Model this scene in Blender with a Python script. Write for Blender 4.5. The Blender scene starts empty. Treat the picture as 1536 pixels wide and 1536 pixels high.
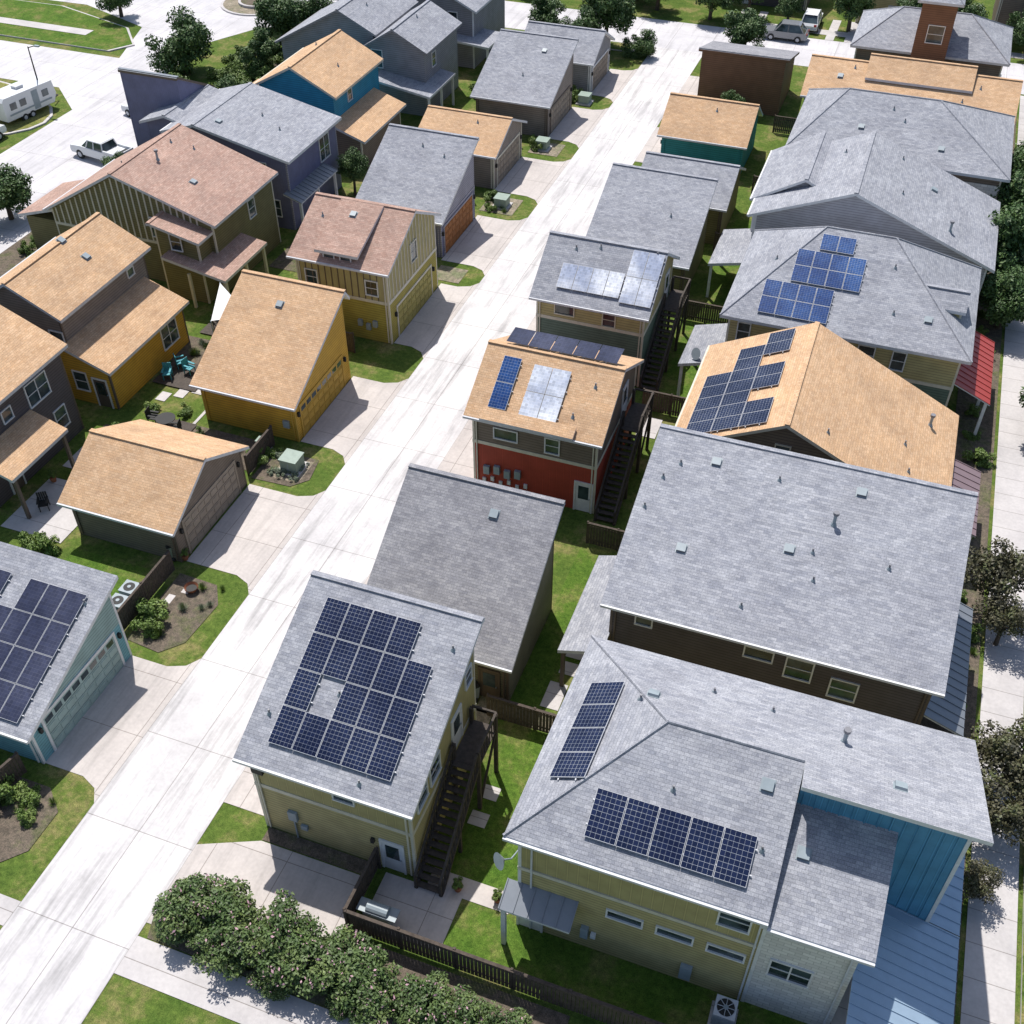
import bpy, math, random
import numpy as np
from mathutils import Vector
random.seed(7); rng=np.random.default_rng(7)
sc=bpy.context.scene
# ---------------------------------------------------------------- materials
MATS={}
def nmat(name):
    m=bpy.data.materials.new(name); m.use_nodes=True; nt=m.node_tree
    b=nt.nodes['Principled BSDF']; return m,nt,b
def N(nt,t,**k):
    n=nt.nodes.new(t)
    for a,v in k.items(): setattr(n,a,v)
    return n
def mixc(nt,fac,a,b,mode='MIX'):
    n=N(nt,'ShaderNodeMix',data_type='RGBA',blend_type=mode)
    for i,v in ((0,fac),(6,a),(7,b)):
        if isinstance(v,bpy.types.NodeSocket): nt.links.new(v,n.inputs[i])
        else: n.inputs[i].default_value=v if i==0 else (*v[:3],1)
    return n.outputs[2]
def noise(nt,vec,scale,detail=2,rough=.6):
    n=N(nt,'ShaderNodeTexNoise'); n.inputs['Scale'].default_value=scale; n.inputs['Detail'].default_value=detail; n.inputs['Roughness'].default_value=rough
    if vec: nt.links.new(vec,n.inputs['Vector'])
    return n.outputs['Fac']
def ramp(nt,fac,stops):
    r=N(nt,'ShaderNodeValToRGB'); e=r.color_ramp.elements
    while len(e)<len(stops): e.new(.5)
    for i,(p,c) in enumerate(stops): e[i].position=p; e[i].color=(*c,1) if len(c)==3 else c
    nt.links.new(fac,r.inputs[0]); return r.outputs[0]
def sc3(c,k): return tuple(min(1,x*k) for x in c)
def geo(nt): return N(nt,'ShaderNodeNewGeometry').outputs['Position']
def uvn(nt): return N(nt,'ShaderNodeUVMap').outputs[0]
def vscale(nt,vec,s):
    m=N(nt,'ShaderNodeMapping'); m.inputs['Scale'].default_value=s; nt.links.new(vec,m.inputs[0]); return m.outputs[0]
def shingle(name,c1,c2,c3):
    if name in MATS: return MATS[name]
    m,nt,b=nmat(name); uv=uvn(nt)
    def brick(w,h,ca,cb,mort,off=.5):
        t=N(nt,'ShaderNodeTexBrick'); t.offset=off; t.inputs['Scale'].default_value=1
        t.inputs['Brick Width'].default_value=w; t.inputs['Row Height'].default_value=h
        t.inputs['Mortar Size'].default_value=mort; t.inputs['Mortar Smooth'].default_value=.3
        t.inputs['Color1'].default_value=(*ca,1); t.inputs['Color2'].default_value=(*cb,1)
        t.inputs['Mortar'].default_value=(*sc3(c2,.5),1); nt.links.new(uv,t.inputs[0]); return t
    t1=brick(.24,.14,c1,c2,.008); t2=brick(.43,.14,sc3(c1,1.12),c3,.003,.37); t3=brick(.9,.28,(.93,.93,.93),(1.06,1.06,1.06),.0,.61)
    col=mixc(nt,.45,t1.outputs[0],t2.outputs[0]); col=mixc(nt,1,col,t3.outputs[0],'MULTIPLY')
    n1=noise(nt,geo(nt),.45,3); n2=noise(nt,geo(nt),22,1)
    col=mixc(nt,1,col,ramp(nt,n1,[(.3,(.88,.88,.89)),(.7,(1.1,1.1,1.09))]),'MULTIPLY')
    col=mixc(nt,1,col,ramp(nt,n2,[(.3,(.80,.80,.80)),(.7,(1.18,1.18,1.18))]),'MULTIPLY')
    nt.links.new(col,b.inputs['Base Color']); b.inputs['Roughness'].default_value=.92
    MATS[name]=m; return m
GREY=shingle('grey_shingles',(.385,.39,.42),(.205,.215,.25),(.28,.29,.335))
GREY2=shingle('dark_grey_shingles',(.33,.325,.34),(.18,.18,.205),(.25,.25,.275))
TAN=shingle('tan_shingles',(.60,.395,.235),(.42,.235,.115),(.65,.455,.30))
RTAN=shingle('reddish_shingles',(.46,.30,.24),(.24,.13,.095),(.52,.38,.315))
def siding(name,c,kind='lap'):
    if name in MATS: return MATS[name]
    m,nt,b=nmat(name); uv=uvn(nt)
    sep=N(nt,'ShaderNodeSeparateXYZ'); nt.links.new(uv,sep.inputs[0])
    per=.18 if kind=='lap' else .4
    ma=N(nt,'ShaderNodeMath',operation='PINGPONG' if kind!='lap' else 'MODULO')
    ab=N(nt,'ShaderNodeMath',operation='ADD'); ab.inputs[1].default_value=180 if kind=='lap' else 400
    nt.links.new(sep.outputs[1 if kind=='lap' else 0],ab.inputs[0]); nt.links.new(ab.outputs[0],ma.inputs[0]); ma.inputs[1].default_value=per if kind=='lap' else per/2
    if kind=='lap': st=[(0,(.5,.5,.5)),(.03,(.62,.62,.62)),(.05,(1,1,1)),(1,(1.0,1.0,1.0))]
    else: st=[(0,(1.18,1.18,1.18)),(.025,(1.15,1.15,1.15)),(.035,(.6,.6,.6)),(.05,(1,1,1))]
    n1=noise(nt,geo(nt),1.3,3)
    col=mixc(nt,1,(*c,1),ramp(nt,n1,[(.3,(.86,.85,.84)),(.7,(1.08,1.08,1.08))]),'MULTIPLY')
    if kind!='plain': col=mixc(nt,1,col,ramp(nt,ma.outputs[0],st),'MULTIPLY')
    nt.links.new(col,b.inputs['Base Color']); b.inputs['Roughness'].default_value=.75
    MATS[name]=m; return m
def plain(name,c,rough=.6,metal=0,var=.12,scale=3):
    if name in MATS: return MATS[name]
    m,nt,b=nmat(name); n1=noise(nt,geo(nt),scale,3)
    col=mixc(nt,1,(*c,1),ramp(nt,n1,[(.3,(1-var,)*3),(.7,(1+var*.5,)*3)]),'MULTIPLY')
    nt.links.new(col,b.inputs['Base Color']); b.inputs['Roughness'].default_value=rough; b.inputs['Metallic'].default_value=metal
    MATS[name]=m; return m
TRIM=plain('cream_trim',(.62,.58,.48)); WHITE=plain('white_trim',(.70,.70,.70)); DTRIM=plain('brown_trim',(.12,.09,.07))
GUT=plain('gutter_metal',(.58,.59,.62),.5)
VENT=plain('vent_metal',(.20,.20,.22),.5)
WOODD=plain('dark_weathered_wood',(.075,.06,.05),.85,0,.35,6)
WOODF=plain('fence_wood',(.085,.065,.052),.9,0,.4,5)
BARK=plain('bark',(.10,.075,.055),.9,0,.3,8)
METB=plain('utility_grey_metal',(.28,.33,.36),.5)
BLK=plain('black_rubber',(.02,.02,.02),.7)
UGREEN=plain('utility_green_paint',(.27,.34,.29),.55)
TERRA=plain('terracotta',(.33,.12,.06),.8)
def glassm():
    m,nt,b=nmat('window_glass'); b.inputs['Roughness'].default_value=.06
    n=noise(nt,geo(nt),.9,2); col=ramp(nt,n,[(.35,(.015,.025,.03)),(.65,(.07,.10,.11))]); nt.links.new(col,b.inputs['Base Color']); b.inputs['Specular IOR Level'].default_value=.8
    return m
GLASS=glassm()
def panelm(name,cell,line,rough=.2,ms=.0032,cx=6,cy=9):
    m,nt,b=nmat(name); uv=uvn(nt)
    t=N(nt,'ShaderNodeTexBrick'); t.offset=0; t.inputs['Scale'].default_value=1
    t.inputs['Brick Width'].default_value=1/cx; t.inputs['Row Height'].default_value=1/cy
    t.inputs['Mortar Size'].default_value=ms; t.inputs['Mortar Smooth'].default_value=.2
    t.inputs['Color1'].default_value=(*cell,1); t.inputs['Color2'].default_value=(*sc3(cell,1.5),1); t.inputs['Mortar'].default_value=(*line,1)
    nt.links.new(uv,t.inputs[0])
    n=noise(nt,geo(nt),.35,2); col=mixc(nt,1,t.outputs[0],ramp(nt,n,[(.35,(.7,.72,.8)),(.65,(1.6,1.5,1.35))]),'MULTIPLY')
    nt.links.new(col,b.inputs['Base Color']); b.inputs['Roughness'].default_value=rough; b.inputs['Specular IOR Level'].default_value=.25
    return m
PV=panelm('solar_cells_navy',(.007,.012,.036),(.34,.38,.45),ms=.0026)
PVB=panelm('solar_cells_blue',(.012,.045,.15),(.30,.36,.48))
PVL=panelm('solar_cells_painted_glare',(.36,.40,.48),(.70,.72,.75),.3)  # silvery sky glare painted into the cell colour, not reflected
PVD=panelm('solar_cells_dark',(.022,.027,.055),(.07,.08,.12),.35)
def concrete(name,c,jw,jh,ox=0,oy=0,stain=.18,tyre=.0):
    m,nt,b=nmat(name); g=geo(nt)
    mp=N(nt,'ShaderNodeMapping'); mp.inputs['Location'].default_value=(ox,oy,0); nt.links.new(g,mp.inputs[0])
    t=N(nt,'ShaderNodeTexBrick'); t.offset=0; t.inputs['Scale'].default_value=1; t.inputs['Brick Width'].default_value=jw; t.inputs['Row Height'].default_value=jh
    t.inputs['Mortar Size'].default_value=.018; t.inputs['Color1'].default_value=(1,1,1,1); t.inputs['Color2'].default_value=(.93,.93,.935,1); t.inputs['Mortar'].default_value=(.5,.48,.46,1)
    nt.links.new(mp.outputs[0],t.inputs[0])
    n1=noise(nt,g,.22,5,.7); n3=noise(nt,g,6,3)
    col=mixc(nt,1,(*c,1),ramp(nt,n1,[(.3,(1-stain,1-stain,1-stain*.95)),(.6,(1.04,1.04,1.04))]),'MULTIPLY')
    col=mixc(nt,1,col,ramp(nt,n3,[(.3,(.92,.92,.92)),(.7,(1.04,1.04,1.04))]),'MULTIPLY')
    if tyre:
        n2=noise(nt,vscale(nt,g,(1,.07,1)),1.5,4,.72)
        col=mixc(nt,1,col,ramp(nt,n2,[(.32,(1-tyre,)*3),(.50,(1.0,)*3)]),'MULTIPLY')
    col=mixc(nt,1,col,t.outputs[0],'MULTIPLY')
    nt.links.new(col,b.inputs['Base Color']); b.inputs['Roughness'].default_value=.9
    return m
CONC=concrete('alley_concrete',(.67,.645,.64),2.65,4.6,23.75,0,.22,.34)
CONC2=concrete('driveway_concrete',(.57,.52,.49),3.2,3.3,29.9,0.5,.20,.16)
SIDE=concrete('sidewalk_concrete',(.55,.52,.51),60,1.5,0,0,.22)
ROAD=concrete('street_concrete',(.61,.59,.60),4.2,6.,0,0,.18,.18)
def grassm(name,a,b_,c,k=1.0):
    m,nt,b=nmat(name); g=geo(nt)
    n1=noise(nt,g,.42,5,.72); n2=noise(nt,g,4,3,.8); n3=noise(nt,g,26,2,.8)
    col=ramp(nt,n1,[(.34,a),(.5,b_),(.64,c)])
    col=mixc(nt,1,col,ramp(nt,n2,[(.3,(.58,.62,.58)),(.7,(1.35,1.3,1.2))]),'MULTIPLY')
    col=mixc(nt,1,col,ramp(nt,n3,[(.3,(.48,.52,.48)),(.7,(1.48,1.42,1.38))]),'MULTIPLY')
    nt.links.new(col,b.inputs['Base Color']); b.inputs['Roughness'].default_value=.95; b.inputs['Specular IOR Level'].default_value=.1
    return m
GRASS=grassm('lawn_grass',(.068,.12,.025),(.10,.15,.034),(.22,.20,.09))
GRASSB=grassm('yard_grass',(.06,.125,.02),(.09,.155,.028),(.17,.18,.065))
MULCH=grassm('mulch_soil',(.115,.095,.085),(.15,.125,.11),(.11,.12,.065))
GRAVEL=grassm('gravel_soil',(.34,.30,.26),(.26,.225,.19),(.17,.19,.12))
def leafm(name,a,b_,c,tr=.2):
    m,nt,b=nmat(name); g=geo(nt)
    n1=noise(nt,g,1.1,2); n2=noise(nt,g,14,1)
    col=ramp(nt,n1,[(.3,a),(.52,b_),(.72,c)])
    col=mixc(nt,1,col,ramp(nt,n2,[(.3,(.55,.55,.55)),(.7,(1.45,1.45,1.4))]),'MULTIPLY')
    nt.links.new(col,b.inputs['Base Color']); b.inputs['Roughness'].default_value=.6
    return m
LEAF=leafm('tree_leaves',(.035,.075,.018),(.06,.12,.028),(.11,.17,.045))
LEAFB=leafm('shrub_leaves',(.07,.12,.02),(.12,.19,.035),(.20,.26,.07))
LEAFP=leafm('myrtle_leaves',(.045,.085,.02),(.08,.13,.035),(.14,.185,.055))
LEAFG=leafm('sage_leaves',(.14,.17,.12),(.20,.24,.17),(.17,.22,.08))
LEAFR=leafm('plum_leaves',(.045,.045,.03),(.08,.075,.035),(.09,.12,.04))
BLOOM=plain('pink_blossom',(.46,.28,.33),.7)
CON=leafm('conifer_leaves',(.02,.05,.02),(.04,.08,.03),(.07,.11,.05),.1)
# ---------------------------------------------------------------- mesh builder
def nrm(pts):
    n=Vector((0,0,0))
    for i in range(len(pts)):
        a=Vector(pts[i]); b=Vector(pts[(i+1)%len(pts)])
        n+=Vector(((a.y-b.y)*(a.z+b.z),(a.z-b.z)*(a.x+b.x),(a.x-b.x)*(a.y+b.y)))
    return n.normalized() if n.length>1e-9 else Vector((0,0,1))
class O:
    def __init__(s,name,loc=(0,0,0)):
        s.name=name; s.loc=Vector(loc); s.parts={}; s.roofs=[]
    def face(s,part,mat,pts,out=None,up=False,uvs=None):
        pts=[tuple(p) for p in pts]; n=nrm(pts)
        if up and n.z<0: pts=pts[::-1]; n=-n
        if out is not None:
            c=sum((Vector(p) for p in pts),Vector())/len(pts)
            if n.dot(c-Vector(out))<0: pts=pts[::-1]; n=-n
        d=s.parts.setdefault(part,dict(v=[],f=[],uv=[],m=[],mats=[]))
        if mat not in d['mats']: d['mats'].append(mat)
        k=len(d['v']); d['v']+=pts; d['f'].append(list(range(k,k+len(pts)))); d['m'].append(d['mats'].index(mat))
        if uvs: d['uv']+=uvs; return
        h=Vector((0,0,1)).cross(n)
        if h.length<.05: h=Vector((1,0,0))
        h.normalize(); w=n.cross(h)
        d['uv']+=[(Vector(p).dot(h),Vector(p).dot(w)) for p in pts]
    def box(s,part,mat,x0,x1,y0,y1,z0,z1,M=None):
        M=M or (lambda a,b,c:(a,b,c))
        c=Vector(M((x0+x1)/2,(y0+y1)/2,(z0+z1)/2))
        q=lambda *i:[M((x0,x1)[a],(y0,y1)[b],(z0,z1)[e]) for a,b,e in i]
        F=[((0,0,1),(1,0,1),(1,1,1),(0,1,1)),((0,0,0),(1,0,0),(1,0,1),(0,0,1)),((0,1,0),(1,1,0),(1,1,1),(0,1,1)),((0,0,0),(0,1,0),(0,1,1),(0,0,1)),((1,0,0),(1,1,0),(1,1,1),(1,0,1)),((0,0,0),(1,0,0),(1,1,0),(0,1,0))]
        for f in F: s.face(part,mat,q(*f),out=c)
    def beam(s,part,mat,p,q,r=.05):
        p=Vector(p); q=Vector(q); d=(q-p); L=d.length; d.normalize()
        a=d.cross(Vector((0,0,1)))
        if a.length<.01: a=Vector((1,0,0))
        a.normalize(); b=d.cross(a)
        s.box(part,mat,-r,r,-r,r,0,L,M=lambda x,y,z:tuple(p+a*x+b*y+d*z))
    def cyl(s,part,mat,p,q,r0,r1=None,n=10,cap=True):
        r1=r0 if r1 is None else r1
        p=Vector(p); q=Vector(q); d=(q-p).normalized(); a=d.cross(Vector((0,0,1)))
        if a.length<.01: a=Vector((1,0,0))
        a.normalize(); b=d.cross(a); A=[];B=[]
        for i in range(n):
            t=2*math.pi*i/n; e=a*math.cos(t)+b*math.sin(t); A.append(tuple(p+e*r0)); B.append(tuple(q+e*r1))
        c=(p+q)/2
        for i in range(n): j=(i+1)%n; s.face(part,mat,[A[i],A[j],B[j],B[i]],out=c)
        if cap: s.face(part,mat,A,out=c); s.face(part,mat,B,out=c)
    def prism(s,part,mat,poly,z0,z1,top=None):
        c=sum((Vector((*p[:2],(z0+z1)/2)) for p in poly),Vector())/len(poly)
        s.face(part,top or mat,[(*p[:2],z1) for p in poly],up=True)
        for i in range(len(poly)):
            a=poly[i]; b=poly[(i+1)%len(poly)]
            s.face(part,mat,[(*a[:2],z0),(*b[:2],z0),(*b[:2],z1),(*a[:2],z1)],out=c)
    def slab(s,part,mat,poly,th=.2,skip=(),fas=None):
        n=nrm(poly)
        if n.z<0: poly=poly[::-1]; k=len(poly); skip=[(k-2-i)%k for i in skip]; n=-n
        s.face(part,mat,poly); c=sum((Vector(p) for p in poly),Vector())/len(poly)-Vector((0,0,th/2))
        lo=[(p[0],p[1],p[2]-th) for p in poly]; s.face('soffit',WHITE,lo[::-1])
        for i in range(len(poly)):
            if i in skip: continue
            j=(i+1)%len(poly); s.face('fascia',fas or GUT,[poly[i],poly[j],lo[j],lo[i]],out=c)
        s.roofs.append((poly,n,Vector(poly[0])))
    def rz(s,x,y):
        best=None
        for poly,n,p0 in s.roofs:
            ins=False; k=len(poly); j=k-1
            for i in range(k):
                xi,yi=poly[i][:2]; xj,yj=poly[j][:2]
                if (yi>y)!=(yj>y) and x<(xj-xi)*(y-yi)/(yj-yi)+xi: ins=not ins
                j=i
            if ins:
                z=p0.z-(n.x*(x-p0.x)+n.y*(y-p0.y))/n.z
                if best is None or z>best[0]: best=(z,n)
        return best or (5,Vector((0,0,1)))
    def finish(s,single=False):
        if single or len(s.parts)==1:
            for pn,d in s.parts.items(): return s._mk(s.name,d,None)
        e=bpy.data.objects.new(s.name,None); e.location=s.loc; e.empty_display_size=.5; sc.collection.objects.link(e)
        for pn,d in s.parts.items(): s._mk(pn,d,e)
        return e
    def _mk(s,name,d,par):
        me=bpy.data.meshes.new(name); L=s.loc
        me.from_pydata([(v[0]-L.x,v[1]-L.y,v[2]-L.z) for v in d['v']],[],d['f'])
        uv=me.uv_layers.new(name='UVMap'); uv.data.foreach_set('uv',[c for t in d['uv'] for c in t])
        for m in d['mats']: me.materials.append(m)
        me.polygons.foreach_set('material_index',d['m']); me.update()
        ob=bpy.data.objects.new(name,me); sc.collection.objects.link(ob)
        if par: ob.parent=par
        else: ob.location=L
        return ob
def clip(poly,z,keep_low):
    r=[]
    for i in range(len(poly)):
        a=poly[i]; b=poly[(i+1)%len(poly)]; ia=(a[2]<=z)==keep_low; ib=(b[2]<=z)==keep_low
        if ia: r.append(a)
        if ia!=ib and abs(a[2]-b[2])>1e-6:
            t=(z-a[2])/(b[2]-a[2]); r.append((a[0]+(b[0]-a[0])*t,a[1]+(b[1]-a[1])*t,z))
    return r
def wall(o,poly,c,low,up=None,zs=None):
    if up is None or zs is None: o.face('walls',low,poly,out=c); return
    a=clip(poly,zs,True); b=clip(poly,zs,False)
    if len(a)>2: o.face('walls',low,a,out=c)
    if len(b)>2: o.face('upper_walls',up,b,out=c)
def gable(o,ax,S0,S1,T0,T1,z0,tr,zr,z1,roof,low,up=None,zs=None,trim=TRIM,ov=.45,rk=.35,zb=0,fas=None,th=.2,spout=True):
    P=(lambda s,t,z:(s,t,z)) if ax=='x' else (lambda s,t,z:(t,s,z))
    o.slab('roof',roof,[P(S0,T0,z0),P(S1,T0,z0),P(S1,tr,zr),P(S0,tr,zr)],th,skip=(2,) if T1-tr>.1 else (),fas=fas)
    if T1-tr>.1:
        o.slab('roof',roof,[P(S0,tr,zr),P(S1,tr,zr),P(S1,T1,z1),P(S0,T1,z1)],th,skip=(0,),fas=fas)
        o.box('ridge_cap',roof,S0,S1,tr-.13,tr+.13,zr-.03,zr+.035,M=P)
    else: T1=tr; z1=zr
    s0,s1=S0+rk,S1-rk; t0,t1=T0+ov,T1-ov
    def zz(t):
        z=z0+(zr-z0)*(t-T0)/(tr-T0) if t<=tr else zr+(z1-zr)*(t-tr)/(T1-tr)
        return z-th-.002
    c=P((s0+s1)/2,(t0+t1)/2,(zb+zz(t0))/2)
    for t in (t0,t1): wall(o,[P(s0,t,zb),P(s1,t,zb),P(s1,t,zz(t)),P(s0,t,zz(t))],c,low,up,zs)
    for s in (s0,s1):
        pl=[P(s,t0,zb),P(s,t1,zb),P(s,t1,zz(t1))]
        if t0+.05<tr<t1-.05: pl.append(P(s,tr,zz(tr)))
        pl.append(P(s,t0,zz(t0))); wall(o,pl,c,low,up,zs)
    k=.012
    for s in (s0,s1):
        for t in (t0,t1):
            sa,sb=(s-k,s+.11) if s==s0 else (s-.11,s+k); ta,tb=(t-k,t+.11) if t==t0 else (t-.11,t+k)
            o.box('corner_boards',trim,sa,sb,ta,tb,zb,min(zz(t),zz(ta),zz(tb))-.01,M=P)
    if spout and zb==0:
        o.box('gutter',fas or GUT,S0,S1,T0-.1,T0-.002,z0-.14,z0-.01,M=P)
        for s in (s0+.2,s1-.25):
            o.box('downspouts',trim,s,s+.07,t0-.08,t0-.015,.1,zz(t0)-.05,M=P)
            o.beam('downspouts',trim,P(s+.035,t0-.05,zz(t0)-.08),P(s+.035,T0-.04,z0-.12),.035)
    if zs and up and zs<zz(t0):
        kk=.03
        o.box('band_board',trim,s0-kk,s1+kk,t0-kk,t0-.001,zs-.1,zs+.12,M=P); o.box('band_board',trim,s0-kk,s1+kk,t1+.001,t1+kk,zs-.1,zs+.12,M=P)
        o.box('band_board',trim,s0-kk,s0-.001,t0,t1,zs-.1,zs+.12,M=P); o.box('band_board',trim,s1+.001,s1+kk,t0,t1,zs-.1,zs+.12,M=P)
    return s0,s1,t0,t1
def hip(o,X0,X1,Y0,Y1,ze,rx0,rx1,ry,zr,roof,low,up=None,zs=None,trim=TRIM,ov=.5,zb=0,fas=None,th=.2,walls=True):
    A,B,C,D=(X0,Y0,ze),(X1,Y0,ze),(X1,Y1,ze),(X0,Y1,ze); R,S=(rx0,ry,zr),(rx1,ry,zr)
    o.slab('roof',roof,[A,B,S,R],th,skip=(1,2,3),fas=fas); o.slab('roof',roof,[C,D,R,S],th,skip=(1,2,3),fas=fas)
    o.slab('roof',roof,[D,A,R],th,skip=(1,2),fas=fas); o.slab('roof',roof,[B,C,S],th,skip=(1,2),fas=fas)
    for p,q in ((A,R),(B,S),(C,S),(D,R),(R,S)):
        if (Vector(p)-Vector(q)).length>.2: o.cyl('ridge_cap',roof,p,q,.07,n=6)
    if not walls: return
    x0,x1,y0,y1=X0+ov,X1-ov,Y0+ov,Y1-ov; c=((x0+x1)/2,(y0+y1)/2,ze/2); zt=ze-th+.1
    for p in ([(x0,y0),(x1,y0)],[(x1,y0),(x1,y1)],[(x1,y1),(x0,y1)],[(x0,y1),(x0,y0)]):
        wall(o,[(*p[0],zb),(*p[1],zb),(*p[1],zt),(*p[0],zt)],c,low,up,zs)
    k=.012
    for x in (x0,x1):
        for y in (y0,y1):
            o.box('corner_boards',trim,x-k if x==x0 else x-.11,x+.11 if x==x0 else x+k,y-k if y==y0 else y-.11,y+.11 if y==y0 else y+k,zb,ze-th-.02)
    if zs and up:
        kk=.03
        o.box('band_board',trim,x0-kk,x1+kk,y0-kk,y0-.001,zs-.1,zs+.12); o.box('band_board',trim,x0-kk,x0-.001,y0,y1,zs-.1,zs+.12); o.box('band_board',trim,x1+.001,x1+kk,y0,y1,zs-.1,zs+.12)
    return x0,x1,y0,y1
def SM(side,c):
    return {'S':lambda a,d,z:(a,c-d,z),'N':lambda a,d,z:(a,c+d,z),'E':lambda a,d,z:(c+d,a,z),'W':lambda a,d,z:(c-d,a,z)}[side]
def win(o,side,c,a,z,w=.9,h=1.3,fr=WHITE,mull=True,part='windows'):
    M=SM(side,c); f=.07
    o.box(part,GLASS,a-w/2,a+w/2,.004,.02,z,z+h,M=M)
    o.box(part,fr,a-w/2-f,a+w/2+f,.002,.075,z+h,z+h+f,M=M); o.box(part,fr,a-w/2-f,a+w/2+f,.002,.095,z-f,z,M=M)
    o.box(part,fr,a-w/2-f,a-w/2,.002,.07,z,z+h,M=M); o.box(part,fr,a+w/2,a+w/2+f,.002,.07,z,z+h,M=M)
    if mull and h>.8: o.box(part,fr,a-w/2,a+w/2,.02,.045,z+h/2-.02,z+h/2+.02,M=M)
    if w>1.3: o.box(part,fr,a-.03,a+.03,.021,.05,z,z+h,M=M)
def door(o,side,c,a,z=0.,w=.9,h=2.05,col=WHITE,fr=WHITE,glass=True):
    M=SM(side,c); f=.1
    o.box('door',col,a-w/2,a+w/2,.003,.04,z+.03,z+h,M=M)
    if glass: o.box('door',GLASS,a-w/2+.15,a+w/2-.15,.041,.05,z+h*.45,z+h-.2,M=M)
    o.box('door',fr,a-w/2-f,a-w/2,.002,.07,z,z+h+f,M=M); o.box('door',fr,a+w/2,a+w/2+f,.002,.07,z,z+h+f,M=M); o.box('door',fr,a-w/2,a+w/2,.002,.07,z+h,z+h+f,M=M)
    o.box('door',METB,a+w/2-.12,a+w/2-.07,.04,.09,z+.95,z+1.03,M=M)
def gdoor(o,side,c,a0,a1,col,fr,wins=True):
    M=SM(side,c); n=4; H=2.25
    o.box('garage_door',BLK,a0,a1,.001,.004,.0,H,M=M)
    for i in range(n):
        z0=.02+i*H/n; z1=(i+1)*H/n-.02; o.box('garage_door',col,a0,a1,.005,.03,z0,z1,M=M)
        k=8; w=(a1-a0)/k
        for j in range(k):
            if i==n-1 and wins: o.box('garage_door',GLASS,a0+j*w+.08,a0+(j+1)*w-.08,.031,.036,z0+.1,z1-.1,M=M)
            else: o.box('garage_door',col,a0+j*w+.07,a0+(j+1)*w-.07,.031,.055,z0+.09,z1-.09,M=M)
    o.box('garage_door',fr,a0-.14,a0,.002,.06,0,H+.16,M=M); o.box('garage_door',fr,a1,a1+.14,.002,.06,0,H+.16,M=M); o.box('garage_door',fr,a0,a1,.002,.06,H,H+.16,M=M)
    for a in (a0-.35,a1+.35): o.box('wall_lanterns',BLK,a-.07,a+.07,.002,.16,1.75,2.05,M=M)
def pv(o,x,y,cells,mat,w=1.02,h=1.56,gap=.03,lift=.14):
    z,n=o.rz(x,y); hh=Vector((0,0,1)).cross(n).normalized(); ww=n.cross(hh); p0=Vector((x,y,z))+n*lift
    for (i,j) in cells:
        a=p0+hh*(i*(w+gap))+ww*(j*(h+gap))
        M=lambda u,v,k:tuple(a+hh*u+ww*v+n*k)
        o.box('solar_panels',GUT,0,w,0,h,-.04,-.002,M=M)
        e=.014; pts=[M(e,e,.002),M(w-e,e,.002),M(w-e,h-e,.002),M(e,h-e,.002)]
        o.face('solar_panels',mat,pts,uvs=[(0,0),(1,0),(1,1),(0,1)] if h>w else [(0,0),(0,1),(1,1),(1,0)])
    I={}
    for i,j in cells: I.setdefault(j,[]).append(i)
    for j,L in I.items():
        L=sorted(L); st=L[0]; pr=L[0]
        for i in L[1:]+[None]:
            if i is None or i!=pr+1:
                for f in (.25,.75):
                    a=p0+hh*(st*(w+gap)-.06)+ww*((j+f)*h+j*gap)-n*.07; b=a+hh*((pr-st+1)*(w+gap)+.12); o.beam('panel_rails',GUT,a,b,.022)
                st=i
            pr=i
def vents(o,pts):
    for i,(x,y,k) in enumerate(pts):
        z,n=o.rz(x,y)
        if k=='p': o.cyl('roof_vents',VENT,(x,y,z-.05),(x,y,z+.26),.045,n=8); o.cyl('roof_vents',METB,(x,y,z-.1),(x,y,z+.1),.15,.06,n=8)
        elif k=='t': o.cyl('roof_vents',METB,(x,y,z-.05),(x,y,z+.6),.08,n=8); o.cyl('roof_vents',VENT,(x,y,z+.6),(x,y,z+.74),.14,n=8); o.cyl('roof_vents',METB,(x,y,z-.15),(x,y,z+.12),.2,.09,n=8)
        else:
            hh=Vector((0,0,1)).cross(n).normalized(); ww=n.cross(hh); p=Vector((x,y,z)); MM=lambda u,v,k2:tuple(p+hh*u+ww*v+n*k2)
            o.box('roof_vents',METB,-.2,.2,-.2,.2,.02,.13,M=MM); o.box('roof_vents',VENT,-.21,.21,-.22,-.201,.02,.09,M=MM); o.box('roof_vents',METB,-.25,.25,-.27,.25,.005,.018,M=MM)
def rvents(o,X0,X1,Y0,Y1,n,seed=1):
    r=random.Random(seed); vents(o,[(r.uniform(X0,X1),r.uniform(Y0,Y1),r.choice('ppb')) for _ in range(n)])
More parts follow.
